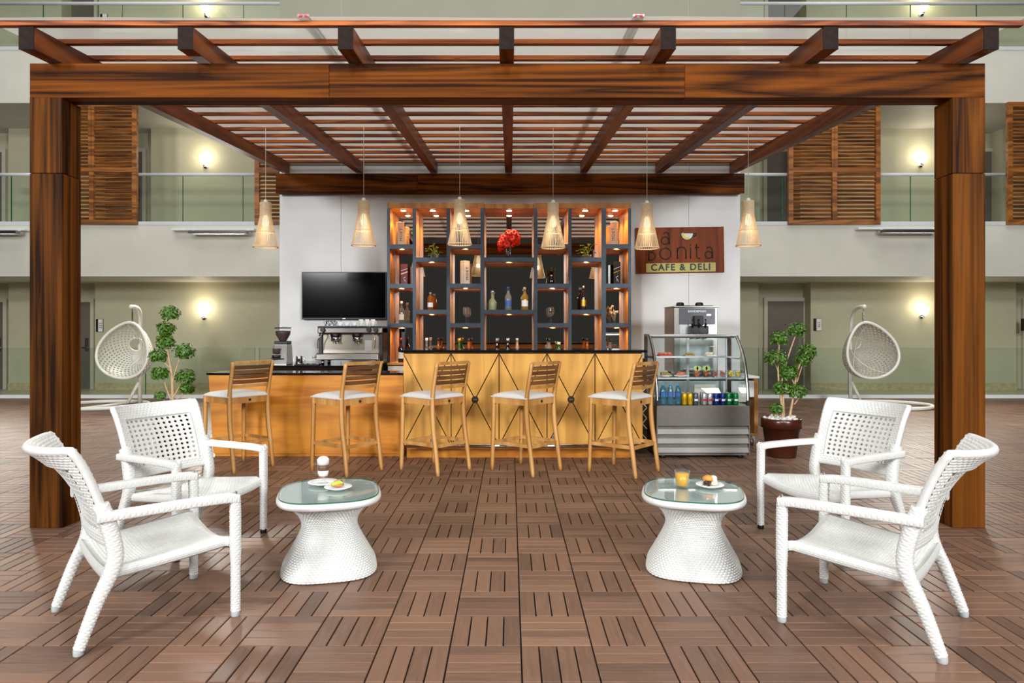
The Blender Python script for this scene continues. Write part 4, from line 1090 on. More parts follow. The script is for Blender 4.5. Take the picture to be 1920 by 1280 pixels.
for i, (px, m_) in enumerate(((1304, 'orange_fruit'), (1321, 'orange_fruit'), (1337, 'ham'), (1352, 'ham'), (1367, 'yellow'), (1381, 'yellow'))):
    lab = {'orange_fruit': 'clear cup of orange fruit with lime slices in the display case', 'ham': 'clear cup of pink fruit salad in the display case', 'yellow': 'clear cup of yellow mango pieces in the display case'}[m_]
    o = thing('fruit_cup', lab.replace(' in the display case', ' ' + ('beside the ham roll', 'beside the pink fruit', 'beside the orange fruit', 'beside the mango', 'beside the pink fruit', 'at the end of its shelf')[i]), 'cup', (dp(px, FY), FY - .06, S1 + .0006), 0, {'orange_fruit': 'orange', 'ham': 'pink', 'yellow': 'yellow'}[m_] + ' fruit cups')
    MB().lathe([(.026, 0), (.03, .004), (.037, .075), (.035, .075), (.025, .006)], 16).build('cup', 'glass', o)
    fr = MB(); random.seed(60 + i)
    for q in range(12): fr.ball((random.uniform(-.018, .018), random.uniform(-.018, .018), .014 + q * .0042), .013, 6, 4, (1, 1, .8), .2)
    fr.build('fruit_pieces', m_, o)
    if m_ == 'orange_fruit':
        for q in range(2): MB().lathe([(.026, -.003), (.027, 0), (.026, .003)], 16, (-.012 + q * .03, -.005, .095), 'y').build('lime_slice', 'lime', o)
for i, (px, w_, m_) in enumerate(((1245, .15, 'ham'), (1291, .11, 'lettuce'), (1330, .09, 'paper'))):
    lab = ('red edged tray of pastries on the top shelf of the display case', 'small tray of salad on the top shelf of the display case', 'white dish of dessert on the top shelf of the display case')[i]
    o = thing('food_tray', lab, 'food', (dp(px, 7.5), 7.5, S2 + .0006))
    MB().box(-w_ / 2 * .9, w_ / 2 * 1.1, -.06, .06, 0, .012).build('tray', 'lab_red' if i == 0 else ('ham' if i == 1 else 'white_china'), o, .004)
    random.seed(80 + i); fd = MB()
    for q in range(7): fd.ball((random.uniform(-w_ * .35, w_ * .42), random.uniform(-.03, .03), .024), .02, 8, 6, (1.2, 1, .7), .15)
    fd.build('pastries', ('bread', 'lettuce', 'petal_w')[i], o)
random.seed(31)

# ================================================================== ADDED LATTICE between bar and case, modelled in place of a reflection
la = thing('lattice_reflection', 'added dark stand with pale diamond lattice imitating the bar reflection beside the display case', 'rack', (1.435, 7.40, 0))
MB().box(-.055, .05, .03, .32, .0, 1.02).build('dark_backing', 'bronze_dk', la)
for sgn in (-1, 1):
    for k in range(6):
        z = .26 + k * .115
        MB().bar((-.052, .022, z), (.048, .022, z + sgn * .115), .010, .010, (0, 1, 0)).build('lattice_bar', 'pend', la)

# ================================================================== CART + SOFT SERVE MACHINE
ct = thing('service_cart', 'wooden service cart with a white top behind the display case', 'cart', (2.17, 7.86, 0))
MB().box(-.62, .70, 0, .72, .775, .80).build('top', 'white_trim', ct, .003)
for x in (-.60, .64):
    MB().box(x, x + .045, .01, .71, .14, .775).build('side_panel', 'cart_wood', ct, .003)
MB().box(-.60, .685, .01, .71, .11, .14).build('bottom_board', 'cart_wood', ct, .003)
MB().box(-.555, .64, .68, .70, .14, .775).build('back_panel', 'cart_wood', ct)
dr = MB().box(.25, .635, -.005, .5, .56, .745).build('drawer', 'white_trim', ct, .003)
MB().box(-.55, .24, .0, .5, .56, .745).build('drawer', 'white_trim', ct, .003)
for x in (-.55, .62):
    for y in (.08, .64):
        MB().box(x - .02, x + .045, y - .03, y + .03, .04, .11).lathe([(.04, -.015), (.04, .015)], 14, (x + .012, y, .04), 'x').build('caster', 'alu', ct)
sd = 8.02
ss = thing('soft_serve_machine', 'steel soft serve ice cream machine with three black levers', 'ice cream machine', (MX(1307, sd), sd, .8005))
MB().box(-.27, .25, .02, .50, .03, .80).build('body', 'steel', ss, .006)
for x in (-.22, .2):
    for y in (.06, .45): MB().lathe([(.02, 0), (.02, .03)], 10, (x, y, 0)).build('foot', 'black', ss)
MB().box(-.275, .285, -.0, .50, .80, .815).build('top_lid', 'steel', ss, .003)
fp = MB().box(-.205, .215, .008, .02, .60, .79).build('control_panel', plain('grey_panel', s(96, 98, 104), .4), ss, .002)
text('maker_lettering', 'SANDBMAN', .036, 'white_ink', fp, (0.0, .006, .752), (PI / 2, 0, 0), .001, 1.05, 1.05, .0008)
MB().box(.115, .165, .004, .008, .70, .722).build('display', 'lcd', fp)
for k in range(3): MB().box(.125 + k * .022, .138 + k * .022, .004, .008, .672, .68).build('button', 'lab_red', fp)
MB().box(-.20, .21, .012, .02, .06, .595).build('lower_front', 'alu', ss)
for x in (-.15, .08):
    MB().lathe([(.05, .815), (.045, .855), (.03, .865)], 16, (x, .2, 0)).build('hopper_cover', 'black', ss)
MB().box(-.2, .22, .1, .4, .815, .825).build('hopper_tray', 'black', ss, .003)
MB().box(-.11, .12, -.06, .02, .48, .58).build('dispensing_block', 'black', ss, .012, 2)
for x in (-.07, .005, .08):
    lv_ = MB().tube([(x, -.05, .56), (x, -.075, .60), (x, -.07, .66)], .013, 8).build('lever', 'black', ss)
    MB().lathe([(.022, .43), (.03, .50), (.02, .51)], 14, (x, -.035, 0)).build('nozzle', 'black', lv_)
MB().box(-.05, .06, -.05, .01, .585, .70).build('lever_shroud', 'black', ss, .008)
MB().box(-.16, .16, -.16, .02, .06, .08).build('drip_tray', 'steel', ss, .004)

# ================================================================== BAR STOOLS
def stool_proto():
    o = thing('bar_stool', 'x', 'stool', (0, 0, 0), 0, 'wooden bar stools in front of the bar')
    for sx_ in (-1, 1):
        MB().tube(smooth_path([(sx_ * .212, .232, 0), (sx_ * .208, .222, .35), (sx_ * .205, .215, .70)], 4), [.016 + .003 * i / 8 for i in range(9)], 8, up=(0, 1, 0), sq=5, asp=.95).build('leg', 'stool', o)
        pts = smooth_path([(sx_ * .208, -.268, 0), (sx_ * .206, -.235, .22), (sx_ * .204, -.198, .45), (sx_ * .204, -.188, .66), (sx_ * .206, -.205, .80), (sx_ * .210, -.255, 1.03)], 4)
        MB().tube(pts, [.0155 + .004 * math.sin(PI * min(1, i / 16)) for i in range(len(pts))], 8, up=(0, 1, 0), sq=5, asp=.95).build('leg', 'stool', o)
        MB().bar((sx_ * .207, -.225, .272), (sx_ * .209, .222, .268), .018, .032).build('side_stretcher', 'stool', o)
        MB().bar((sx_ * .202, -.19, .670), (sx_ * .203, .215, .670), .024, .062).build('side_apron', 'stool', o)
    MB().bar((-.207, -.228, .265), (.207, -.228, .265), .018, .032).build('rear_stretcher', 'stool', o)
    MB().bar((-.209, .224, .262), (.209, .224, .262), .018, .032).build('footrest', 'stool', o)
    ra = MB().bar((-.204, -.188, .670), (.204, -.188, .670), .024, .062).build('rear_apron', 'stool', o)
    MB().lathe([(.013, -.204), (.013, -.199)], 12, (.0, 0, .668), 'y').build('metal_badge', 'bronze_dk', ra)
    MB().bar((-.204, .215, .670), (.204, .215, .670), .024, .062).build('front_apron', 'stool', o)
    def cs(u, v):
        a, b = u * 2 - 1, v * 2 - 1
        k = (1 - abs(a) ** 5) * (1 - abs(b) ** 5)
        return (a * .225, .018 + b * .225, .700 + .006 + .042 * max(0, k) ** .45 * (1 - .15 * (a * a + b * b)))
    MB().grid(cs, 20, 20).box(-.222, .222, -.205, .241, .698, .708).build('cushion', 'cushion', o)
    def slat(z0, z1, mat, nm, th=.014):
        mb = MB()
        def yb(x, z): return -.205 - (z - .80) * .217 - .028 * (1 - (x / .2) ** 2)
        n = 10
        for i in range(n + 1):
            x = -.198 + .396 * i / n
            for (z, q) in ((z0, -th / 2), (z1, -th / 2), (z1, th / 2), (z0, th / 2)): mb.v.append((x, yb(x, z) + q, z))
        for i in range(n):
            for e in range(4):
                e2 = (e + 1) % 4; mb.face((i * 4 + e, i * 4 + e2, i * 4 + 4 + e2, i * 4 + 4 + e))
        mb.face((0, 1, 2, 3)); mb.face((n * 4 + 3, n * 4 + 2, n * 4 + 1, n * 4)); mb.build(nm, mat, o)
    slat(1.012, 1.042, 'stool', 'top_rail', .024)
    for k in range(4):
        z = .828 + k * .0455; slat(z, z + .036, 'stool_dark', 'back_slat', .012)
    slat(.790, .820, 'stool', 'bottom_rail', .020)
    return o
sproto = stool_proto()
slab = ['wooden bar stool before the free end of the low counter', 'wooden bar stool before the low counter, beneath the television', 'wooden bar stool before the joint of low counter and tall bar',
        'wooden bar stool at the middle of the tall bar', 'wooden bar stool beside the display case']
SB = [(-2.565, 6.333, 54), (-1.478, 6.173, 53), (-.658, 6.218, 50), (.206, 6.189, 49), (1.126, 6.129, 49)]
for i, (bx, by, th) in enumerate(SB):
    a = math.radians(th); u = Vector((math.cos(a), math.sin(a))); v = Vector((-math.sin(a), math.cos(a)))
    c = Vector((bx, by)) + u * .208 + v * .268
    st_ = sproto if i == 0 else dup(sproto, (0, 0, 0))
    st_.location = (c.x, c.y, 0); st_.rotation_euler = (0, 0, a); st_['label'] = slab[i]

# ================================================================== WICKER ARMCHAIRS
def lerp_path(tab, z):
    for i in range(len(tab) - 1):
        if z <= tab[i + 1][0] or i == len(tab) - 2:
            t = (z - tab[i][0]) / (tab[i + 1][0] - tab[i][0]); return tab[i][1] + (tab[i + 1][1] - tab[i][1]) * t
PROF = smooth_path([(0, -.186, .425), (0, -.198, .48), (0, -.220, .56), (0, -.250, .65), (0, -.284, .735), (0, -.312, .790), (0, -.338, .828)], 8)
PL = [0]
for i in range(1, len(PROF)): PL.append(PL[-1] + (PROF[i] - PROF[i - 1]).length)
def prof(t):
    d = t * PL[-1]
    for i in range(len(PL) - 1):
        if d <= PL[i + 1] or i == len(PL) - 2:
            q = (d - PL[i]) / (PL[i + 1] - PL[i]); return PROF[i].lerp(PROF[i + 1], min(1, q))
def back_pt(u, t, off=0.0):
    """u -1..1 across, t 0..1 up the back"""
    p = prof(t); p2 = prof(min(1, t + .02)); p1 = prof(max(0, t - .02)); tg = (p2 - p1).normalized(); nn = Vector((0, -tg.z, tg.y))
    bow = (.03 + .085 * t ** 2.5) * (1 - u * u)
    return Vector((u * (.272 + .018 * t), p.y - bow, p.z + .012 * (u * u) * t)) + nn * off
CH = {}
def weave_h(a, b): 
    r = math.floor(b); return abs(math.sin(PI * (a + .5 * (r % 2)))) ** .6 * abs(math.sin(PI * b)) ** .6
def chair_meshes():
    W_ = (8, .0115, .0034)
    for sx_, nm in ((-1, 'L'), (1, 'R')):
        CH['fleg' + nm] = MB().tube(smooth_path([(sx_ * .318, .312, .022), (sx_ * .318, .312, .30), (sx_ * .318, .310, .535), (sx_ * .318, .300, .553)], 5), [.0205] * 5 + [.024] * 6 + [.025] * 5, 32, up=(0, 1, 0), sq=3, weave=W_).mesh('leg', 'white_wicker', fix=False)
        rp = smooth_path([(sx_ * .292, -.312, .022), (sx_ * .288, -.245, .20), (sx_ * .286, -.190, .32), (sx_ * .283, -.178, .40), (sx_ * .280, -.203, .52), (sx_ * .278, -.230, .60)], 5)
        CH['rleg' + nm] = MB().tube(rp, [.021 + .011 * min(1, i / 12) for i in range(len(rp))], 32, up=(0, 1, 0), sq=3, weave=W_).mesh('leg', 'white_wicker', fix=False)
        ap = smooth_path([(sx_ * .318, .325, .548), (sx_ * .316, .24, .556), (sx_ * .308, .0, .556), (sx_ * .298, -.25, .552)], 5)
        CH['arm' + nm] = MB().tube(ap, [.0205] * len(ap), 32, sq=5, asp=1.3, weave=(8, .011, .0015)).mesh('armrest', 'white_wicker', fix=False)
    # seat: over-under weave
    def seat_top(u, v):
        a = u * 2 - 1; x = a * (.272 + .022 * v); y = -.215 + v * .525
        z = .322 + .052 * v ** 1.2 - .040 * (1 - a * a) * (.35 + .65 * v) - .014 * max(0, (v - .93) / .07)
        return Vector((x, y, z + .0062 * weave_h(u * 22, v * 38) * max(0, min(1, 14 * min(u, 1 - u, v, 1 - v)))))
    mb = MB().grid(seat_top, 104, 132)
    CH['seat'] = mb.mesh('seat', 'white_wicker', fix=False)
    mb = MB()
    def skirt(u, v):
        p = seat_top(u, 1.0); return Vector((p.x, p.y + .006 * math.sin(PI * v) + .0018 * weave_h(u * 22, v * 4), p.z - .048 * v))
    mb.grid(skirt, 104, 20)
    for sgn in (0.0, 1.0):
        def side(u, v, sgn=sgn):
            p = seat_top(sgn, u); k = 1 if sgn else -1; return Vector((p.x + k * (.008 * math.sin(PI * v) + .002 * weave_h(u * 26, v * 5)), p.y, p.z + .004 - .046 * v))
        mb.grid(side, 104, 20)
    mb.grid(lambda u, v: Vector((seat_top(u, 0).x, -.215 - .008 * math.sin(PI * v), seat_top(u, 0).z + .012 - .055 * v)), 40, 6)
    mb.grid(lambda u, v: seat_top(u, v) - Vector((0, 0, .045)), 20, 20)
    CH['rail'] = mb.mesh('seat_rail', 'white_wicker')
    # back: solid woven border around an open cane panel
    TB, TT, UI = .10, .80, .80
    mb = MB(); TH = .016
    def patch(u0, u1, t0, t1, nu, nt):
        for off, sg_ in ((TH, 1), (-TH, -1)):
            def fn(a, b):
                u = u0 + (u1 - u0) * a; t = t0 + (t1 - t0) * b
                return back_pt(u, t, off + sg_ * .0048 * weave_h(u * 11, t * 30))
            mb.grid(fn, nu, nt)
    patch(-1, 1, TT, 1, 100, 40); patch(-1, 1, .0, TB, 100, 20); patch(-1, -UI, TB, TT, 12, 112); patch(UI, 1, TB, TT, 12, 112)
    def edge(fn, n):  # close the rim
        mb.grid(lambda a, b: fn(a, TH - 2 * TH * b), n, 4)
    edge(lambda a, o: back_pt(a * 2 - 1, 1, o) + Vector((0, -.006 * (1 - (o / TH) ** 2), .004 * (1 - (o / TH) ** 2))), 40); edge(lambda a, o: back_pt(a * 2 - 1, 0, o), 40)
    for k in (-1, 1):
        edge(lambda a, o, k=k: back_pt(k, a, o) + Vector((k * .008 * (1 - (o / TH) ** 2), 0, 0)), 40); edge(lambda a, o, k=k: back_pt(k * UI, TB + (TT - TB) * a, o), 30)
    edge(lambda a, o: back_pt(-UI + 2 * UI * a, TB, o), 30); edge(lambda a, o: back_pt(-UI + 2 * UI * a, TT, o), 30)
    per = [back_pt(-1 + 2 * i / 30, 1) for i in range(31)] + [back_pt(1, 1 - i / 30) for i in range(1, 31)] + [back_pt(1 - 2 * i / 30, 0) for i in range(1, 31)] + [back_pt(-1, i / 30) for i in range(1, 30)]
    mb.tube(per, .0185, 10, True, up=(0, 1, .3))
    CH['bframe'] = mb.mesh('back_frame', 'white_wicker')
    mb = MB(); NU, NT_ = 12, 10; hole = .27
    for off in (.003, -.003):
        for i in range(NU):
            for j in range(NT_):
                def pt(a, b): return tuple(back_pt(-UI + 2 * UI * (i + a) / NU, TB + (TT - TB) * (j + b) / NT_, off))
                n = len(mb.v)
                out = [(0, 0), (.5, 0), (1, 0), (1, .5), (1, 1), (.5, 1), (0, 1), (0, .5)]
                inn = [(.5 + hole * 1.05 * math.cos(a), .5 + hole * 1.05 * math.sin(a)) for a in [math.radians(225 + 45 * k) for k in range(8)]]
                for p in out: mb.v.append(pt(*p))
                for p in inn: mb.v.append(pt(*p))
                for k in range(8):
                    k2 = (k + 1) % 8; f = (n + k, n + k2, n + 8 + k2, n + 8 + k); mb.face(f if off > 0 else f[::-1])
    CH['cane'] = mb.mesh('cane_panel', 'white_wicker', fix=False)
    mb = MB()
    for i in range(NU + 1):
        u = -UI + 2 * UI * i / NU; mb.tube([back_pt(u, TB + (TT - TB) * q / 10, .004) for q in range(11)], .0022, 4, up=(1, 0, 0))
    for j in range(NT_ + 1):
        t = TB + (TT - TB) * j / NT_; mb.tube([back_pt(-UI + 2 * UI * q / 10, t, .004) for q in range(11)], .0022, 4)
    CH['strand'] = mb.mesh('cane_strands', 'white_wicker', fix=False)
    for nm, m_ in (('foot_b', 'rubber'), ('foot_c', 'foot_clear')): CH[nm] = MB().lathe([(.0185, 0), (.0205, .004), (.0205, .026), (.019, .028)], 16).mesh('foot_cap', m_)
chair_meshes()
def armchair(loc, rz_, label, foot):
    o = thing('wicker_armchair', label, 'chair', loc, rz_, 'white wicker armchairs')
    for nm in ('L', 'R'):
        sx_ = -1 if nm == 'L' else 1
        l1 = put('leg', CH['fleg' + nm], o); l2 = put('leg', CH['rleg' + nm], o); put('armrest', CH['arm' + nm], o)
        put('foot_cap', CH[foot], l1, (sx_ * .318, .312, 0)); put('foot_cap', CH[foot], l2, (sx_ * .292, -.312, 0))
    put('seat', CH['seat'], o); put('seat_rail', CH['rail'], o); put('back_frame', CH['bframe'], o)
    c = put('cane_panel', CH['cane'], o); stuff(put('cane_strands', CH['strand'], c))
    return o
def chair_at(front_a, front_b, label, foot):
    """front feet: chair's right foot a, left foot b"""
    a, b = Vector(front_a), Vector(front_b); r = (a - b).normalized(); f = Vector((-r.y, r.x)); m = (a + b) / 2 - f * .312
    return armchair((m.x, m.y, 0), math.atan2(r.y, r.x), label, foot)
chair_at((-1.279, 3.184), (-1.709, 3.677), 'white wicker armchair with pale feet by the table with the latte', 'foot_c')
chair_at((-1.927, 3.94), (-1.628, 4.50), 'white wicker armchair with black feet by the table with the latte', 'foot_b')
chair_at((1.657, 3.608), (1.243, 3.126), 'white wicker armchair with pale feet by the table with the orange juice', 'foot_c')
chair_at((1.684, 4.597), (1.98, 4.03), 'white wicker armchair with black feet by the table with the orange juice', 'foot_b')

# ================================================================== WICKER TABLES
def sup(a, rx, ry, n=3.0):
    c, q = math.cos(a), math.sin(a); k = (abs(c) ** n + abs(q) ** n) ** (-1 / n); return (rx * k * c, ry * k * q)
TBASE = smooth_path([(0, .258, .004), (0, .252, .03), (0, .215, .10), (0, .168, .19), (0, .150, .25), (0, .165, .31), (0, .215, .37), (0, .255, .396)], 8)
def tbl_r(v):
    z = .004 + v * .392
    for i in range(len(TBASE) - 1):
        if z <= TBASE[i + 1].z or i == len(TBASE) - 2:
            t = (z - TBASE[i].z) / max(1e-6, TBASE[i + 1].z - TBASE[i].z); return TBASE[i].y + (TBASE[i + 1].y - TBASE[i].y) * t, z
def tb(u, v):
    r, z = tbl_r(v); a = 2 * PI * u; r += .0085 * (weave_h(u * 72, v * 38) - .5)
    x, y = sup(a, r, r * 1.10, 2.6 + .6 * abs(v - .5) * 2); return (x, y, z)
TBM = MB().grid(tb, 432, 152, True).mesh('woven_base', 'white_wicker', fix=False)
def rim(u, v):
    a = 2 * PI * u; b = 2 * PI * v; rr = .262 + .022 * math.cos(b); x, y = sup(a, rr, rr * 1.09, 3.0)
    return (x, y, .405 + .020 * math.sin(b) + .0015 * weave_h(u * 110, v * 6))
RIM = MB().grid(rim, 440, 24, True).mesh('woven_rim', 'white_wicker')
mbt = MB()
def topw(u, v):
    a = 2 * PI * u; rr = .25 * (1 - v) + .001; x, y = sup(a, rr, rr * 1.09, 3.0); return (x, y, .4215 + .0015 * abs(math.sin(x * 260)) * abs(math.sin(y * 130)))
TOPW = MB().grid(topw, 120, 40, True).mesh('woven_top', 'white_wicker')
g_ = MB(); N = 72; n = 0
for z in (.4255, .4325):
    for k in range(N): x, y = sup(2 * PI * k / N, .272, .297, 3.0); g_.v.append((x, y, z))
g_.face(tuple(range(N))[::-1]); g_.face(tuple(range(N, 2 * N)))
for k in range(N): g_.face((k, (k + 1) % N, N + (k + 1) % N, N + k))
GLT = g_.mesh('glass_top', 'table_glass')
ge = MB()
for (z, q) in ((.4258, .2722), (.4322, .2722)):
    for k in range(N): x, y = sup(2 * PI * k / N, q, q * 1.092, 3.0); ge.v.append((x, y, z))
for k in range(N): ge.face((k, (k + 1) % N, N + (k + 1) % N, N + k), None, True)
GLE = ge.mesh('glass_edge', 'pane_edge')
for (x, y, a, lb) in ((-1.022, 3.86, 14, 'white wicker side table with glass top carrying the latte'), (1.035, 3.87, -14, 'white wicker side table with glass top carrying the orange juice')):
    o = thing('wicker_table', lb, 'table', (x, y, 0), math.radians(a))
    put('woven_base', TBM, o); put('woven_rim', RIM, o); put('woven_top', TOPW, o); g = put('glass_top', GLT, o); put('glass_edge', GLE, g)
TZ = .433
def tpos(px, py): d = (CAM_H - TZ) * 1280 / (py - 618); return ((px - 957) / 1280 * d, d, TZ)
def saucer(px, py, r, label):
    o = thing('plate', label, 'plate', tpos(px, py))
    MB().lathe([(r * .5, 0), (r * .55, .003), (r * .95, .014), (r, .017), (r * .97, .019), (r * .6, .008), (.005, .007)], 36).build('dish', 'white_china', o); return o
saucer(606, 908, .088, 'round white saucer under the latte glass'); saucer(634, 917, .078, 'white plate holding the fruit tartlet'); saucer(1331, 913, .080, 'white plate holding the small filled roll')
# latte
M['milk'] = plain('milk_foam', s(240, 234, 224), .6); M['coffee'] = plain('coffee_layer', s(112, 74, 40), .4)
x, y, z = tpos(606, 908); o = thing('latte_glass', 'layered latte in a footed glass mug with handle', 'drink', (x, y, z + .0085))
MB().lathe([(.030, 0), (.031, .003), (.012, .010), (.009, .022), (.014, .032)], 24).build('foot', 'glass', o)
MB().lathe([(.014, .032), (.026, .040), (.033, .058), (.033, .085), (.037, .142)], 28, closed_ends=False).build('mug', 'glass', o)
MB().lathe([(.006, .038), (.024, .044), (.0305, .06), (.0305, .076)], 24).build('milk', 'milk', o)
MB().lathe([(.0316, .076), (.0343, .108)], 24).build('coffee_layer', 'coffee', o)
MB().lathe([(.0325, .108), (.035, .138), (.024, .152), (.004, .158)], 24).build('foam', 'milk', o)
MB().tube(smooth_path([(-.033, 0, .108), (-.055, 0, .110), (-.060, 0, .085), (-.054, 0, .058), (-.032, 0, .058)]), .0045, 8, up=(0, 1, 0)).build('handle', 'glass', o)
# tartlet
x, y, z = tpos(633, 916); o = thing('fruit_tartlet', 'small fruit tartlet with kiwi slices and a cherry', 'food', (x, y, z + .0085))
MB().ball((0, 0, .014), .03, 18, 8, (1.25, .9, .42)).build('pastry', 'bread', o)
for k in range(3): MB().ball((-.012 + k * .012, -.018 + .004 * k, .022 + .003 * k), .02, 12, 6, (1.1, .35, .55)).build('kiwi_slice', plain('kiwi_flesh', s(160, 190, 40), .35, var=.3, scale=60), o)
MB().ball((.0, .006, .032), .018, 12, 6, (1.3, .5, .5)).build('strawberry_slice', plain('strawberry', s(232, 120, 96), .35, var=.3, scale=40), o)
c_ = MB().ball((.022, -.004, .034), .008, 10, 6).build('cherry', plain('cherry_skin', s(180, 14, 26), .2), o)
MB().tube([(.022, -.004, .04), (.022, -.004, .058)], .001, 5).build('stalk', 'soil', c_)
# juice
x, y, z = tpos(1279, 912); o = thing('juice_glass', 'tumbler of orange juice', 'drink', (x, y, z))
MB().lathe([(.034, 0), (.035, .004), (.0435, .094), (.042, .094), (.033, .008)], 28).build('tumbler', 'glass', o)
MB().lathe([(.0325, .008), (.0395, .076), (.005, .076)], 28).build('juice', plain('orange_juice', s(250, 186, 20), .3, var=.08, scale=30), o)
# roll
x, y, z = tpos(1331, 912); o = thing('filled_roll', 'small golden filled roll topped with a chocolate curl', 'food', (x, y, z + .0085))
MB().ball((-.006, 0, .040), .03, 16, 8, (1.2, .95, .62)).build('bun', plain('golden_bun', s(222, 140, 56), .4, var=.2, scale=40), o)
MB().ball((.018, -.006, .042), .022, 12, 8, (1, .9, .7)).build('cream', 'milk', o)
random.seed(5); fl = MB()
for k in range(10): fl.ball((random.uniform(-.036, .0), random.uniform(-.026, .0), random.uniform(.006, .022)), .009, 6, 4, (1.2, 1, .7), .3)
fl.build('dark_filling', plain('dark_salad', s(54, 34, 30), .5, var=.5, scale=60), o)
MB().ball((.02, -.016, .014), .02, 10, 6, (1.1, .8, .6)).build('pale_filling', 'petal_w', o)
MB().tube([(.004 + .008 * math.cos(t), 0, .066 + .008 * math.sin(t)) for t in [i * .6 for i in range(9)]], .003, 6, up=(0, 1, 0)).build('chocolate_curl', 'soil', o)

# ================================================================== TOPIARY TREES
leafm = None
def clump(o, c, r, seed, sc=(1, 1, .8), n=300):
    random.seed(seed); mb = MB()
    for k in range(n):
        a = random.uniform(0, 2 * PI); b = math.asin(random.uniform(-.85, 1)); q = r * random.uniform(.55, 1.15)
        d = Vector((math.cos(a) * math.cos(b), math.sin(a) * math.cos(b), math.sin(b))); p = Vector(c) + Vector((d.x * q * sc[0], d.y * q * sc[1], d.z * q * sc[2]))
        nd_ = (d + Vector((random.uniform(-.7, .7), random.uniform(-.7, .7), random.uniform(-.2, .9)))).normalized()
        t = nd_.cross(Vector((random.uniform(-1, 1), random.uniform(-1, 1), random.uniform(-1, 1)))).normalized(); bq = nd_.cross(t); L = random.uniform(.014, .025)
        i = len(mb.v); mb.v += [tuple(p - t * L), tuple(p + bq * L * .55 + nd_ * .002), tuple(p + t * L), tuple(p - bq * L * .55 + nd_ * .002)]; mb.face((i, i + 1, i + 2, i + 3))
    return stuff(mb.build('leaf_cluster', 'leaf', o, fix=False))
PEB = [MB().ball((0, 0, 0), .026, 10, 6, (1.2, .9, .65), .12).mesh('pebble', 'pebble') for _ in range(3)]
def topiary(loc, ph, clumps, stems, label, pr=.205):
    o = thing('topiary_tree', label, 'potted tree', loc)
    MB().lathe([(pr * .70, 0), (pr * .72, .01), (pr * .92, ph * .76), (pr, ph * .76), (pr, ph * .985), (pr * .97, ph), (pr * .9, ph), (pr * .88, ph * .9), (.01, ph * .9)], 36).build('pot', 'terracotta', o)
    MB().lathe([(pr * .88, ph * .90), (pr * .86, ph * .935), (.01, ph * .945)], 24).build('soil', 'soil', o)
    random.seed(len(clumps))
    for k in range(34):
        a = k * 2.4; q = pr * .80 * math.sqrt((k + .5) / 34); pe = put('pebble', PEB[k % 3], o, (q * math.cos(a), q * math.sin(a), ph * .955 + .012 * (k % 2) + .006), (random.random(), random.random(), random.random() * 6)); f = random.uniform(.75, 1.15); pe.scale = (f, f, f)
    for st_, r0, r1 in stems:
        p = smooth_path(st_, 6); MB().tube(p, [r0 + (r1 - r0) * i / (len(p) - 1) for i in range(len(p))], 8, up=(0, 1, .01)).build('trunk' if r0 > .011 else 'branch', 'bark', o)
    for i, (c, r) in enumerate(clumps): clump(o, c, r, 100 + i + len(clumps) * 17)
    return o
dT = 7.22
def tl(px, py, cx, y=0.0): return ((px - cx) / 1280 * dT, y, H(py, dT))
c0 = 1465; q = lambda px, py, y=0.0: tl(px, py, c0, y)
topiary((P(c0, dT), dT, 0), .405,
        [(q(1460.5, 634), .092), (q(1494, 619), .092), (q(1453, 672, -.02), .118), (q(1512, 659), .095), (q(1507, 675, .03), .085), (q(1479, 698), .094), (q(1464, 726, -.03), .088), (q(1494, 733), .094), (q(1452, 765, -.04), .062)],
        [([q(1468, 784), q(1464, 745), q(1459, 700), q(1461, 640)], .015, .006), ([q(1470, 780), q(1468, 740), (q(1466, 715)), q(1478, 668), q(1493, 625)], .012, .006), ([q(1480, 784), q(1487, 745), q(1494, 700), q(1507, 668)], .015, .006),
         ([q(1459, 697), q(1453, 680)], .007, .005), ([q(1490, 722), q(1482, 704)], .007, .005), ([q(1489, 758), q(1500, 744)], .007, .005), ([q(1494, 716), q(1504, 686)], .008, .005), ([q(1454, 784), q(1452, 770)], .009, .006)],
        'topiary tree in a brown pot beside the display case')
dT = 7.3; c0 = 325
topiary((P(c0, dT), dT, 0), .50,
        [(q(319, 587), .094), (q(311, 616), .088), (q(309, 634), .07), (q(313, 642, -.03), .085), (q(299, 667, -.02), .088), (q(345, 659), .102), (q(303, 700, -.03), .086), (q(347, 706), .098), (q(349, 728, .02), .072), (q(302, 741, -.02), .05), (q(326, 758, -.06), .06)],
        [([q(324, 758), q(323, 715), q(320, 690), q(314, 655), q(310, 620), q(318, 590)], .018, .006), ([q(322, 728), q(328, 700), q(337, 672), q(344, 662)], .011, .005), ([q(319, 690), q(309, 680), q(300, 670)], .009, .005),
         ([q(321, 750), q(312, 728), q(306, 706)], .009, .005), ([q(325, 745), q(338, 722), q(346, 710)], .009, .005), ([q(324, 752), q(338, 744), q(347, 732)], .007, .004), ([q(321, 754), q(310, 752), q(303, 744)], .006, .004)],
        'topiary tree with pale twisted trunk beside the low counter end', .205)

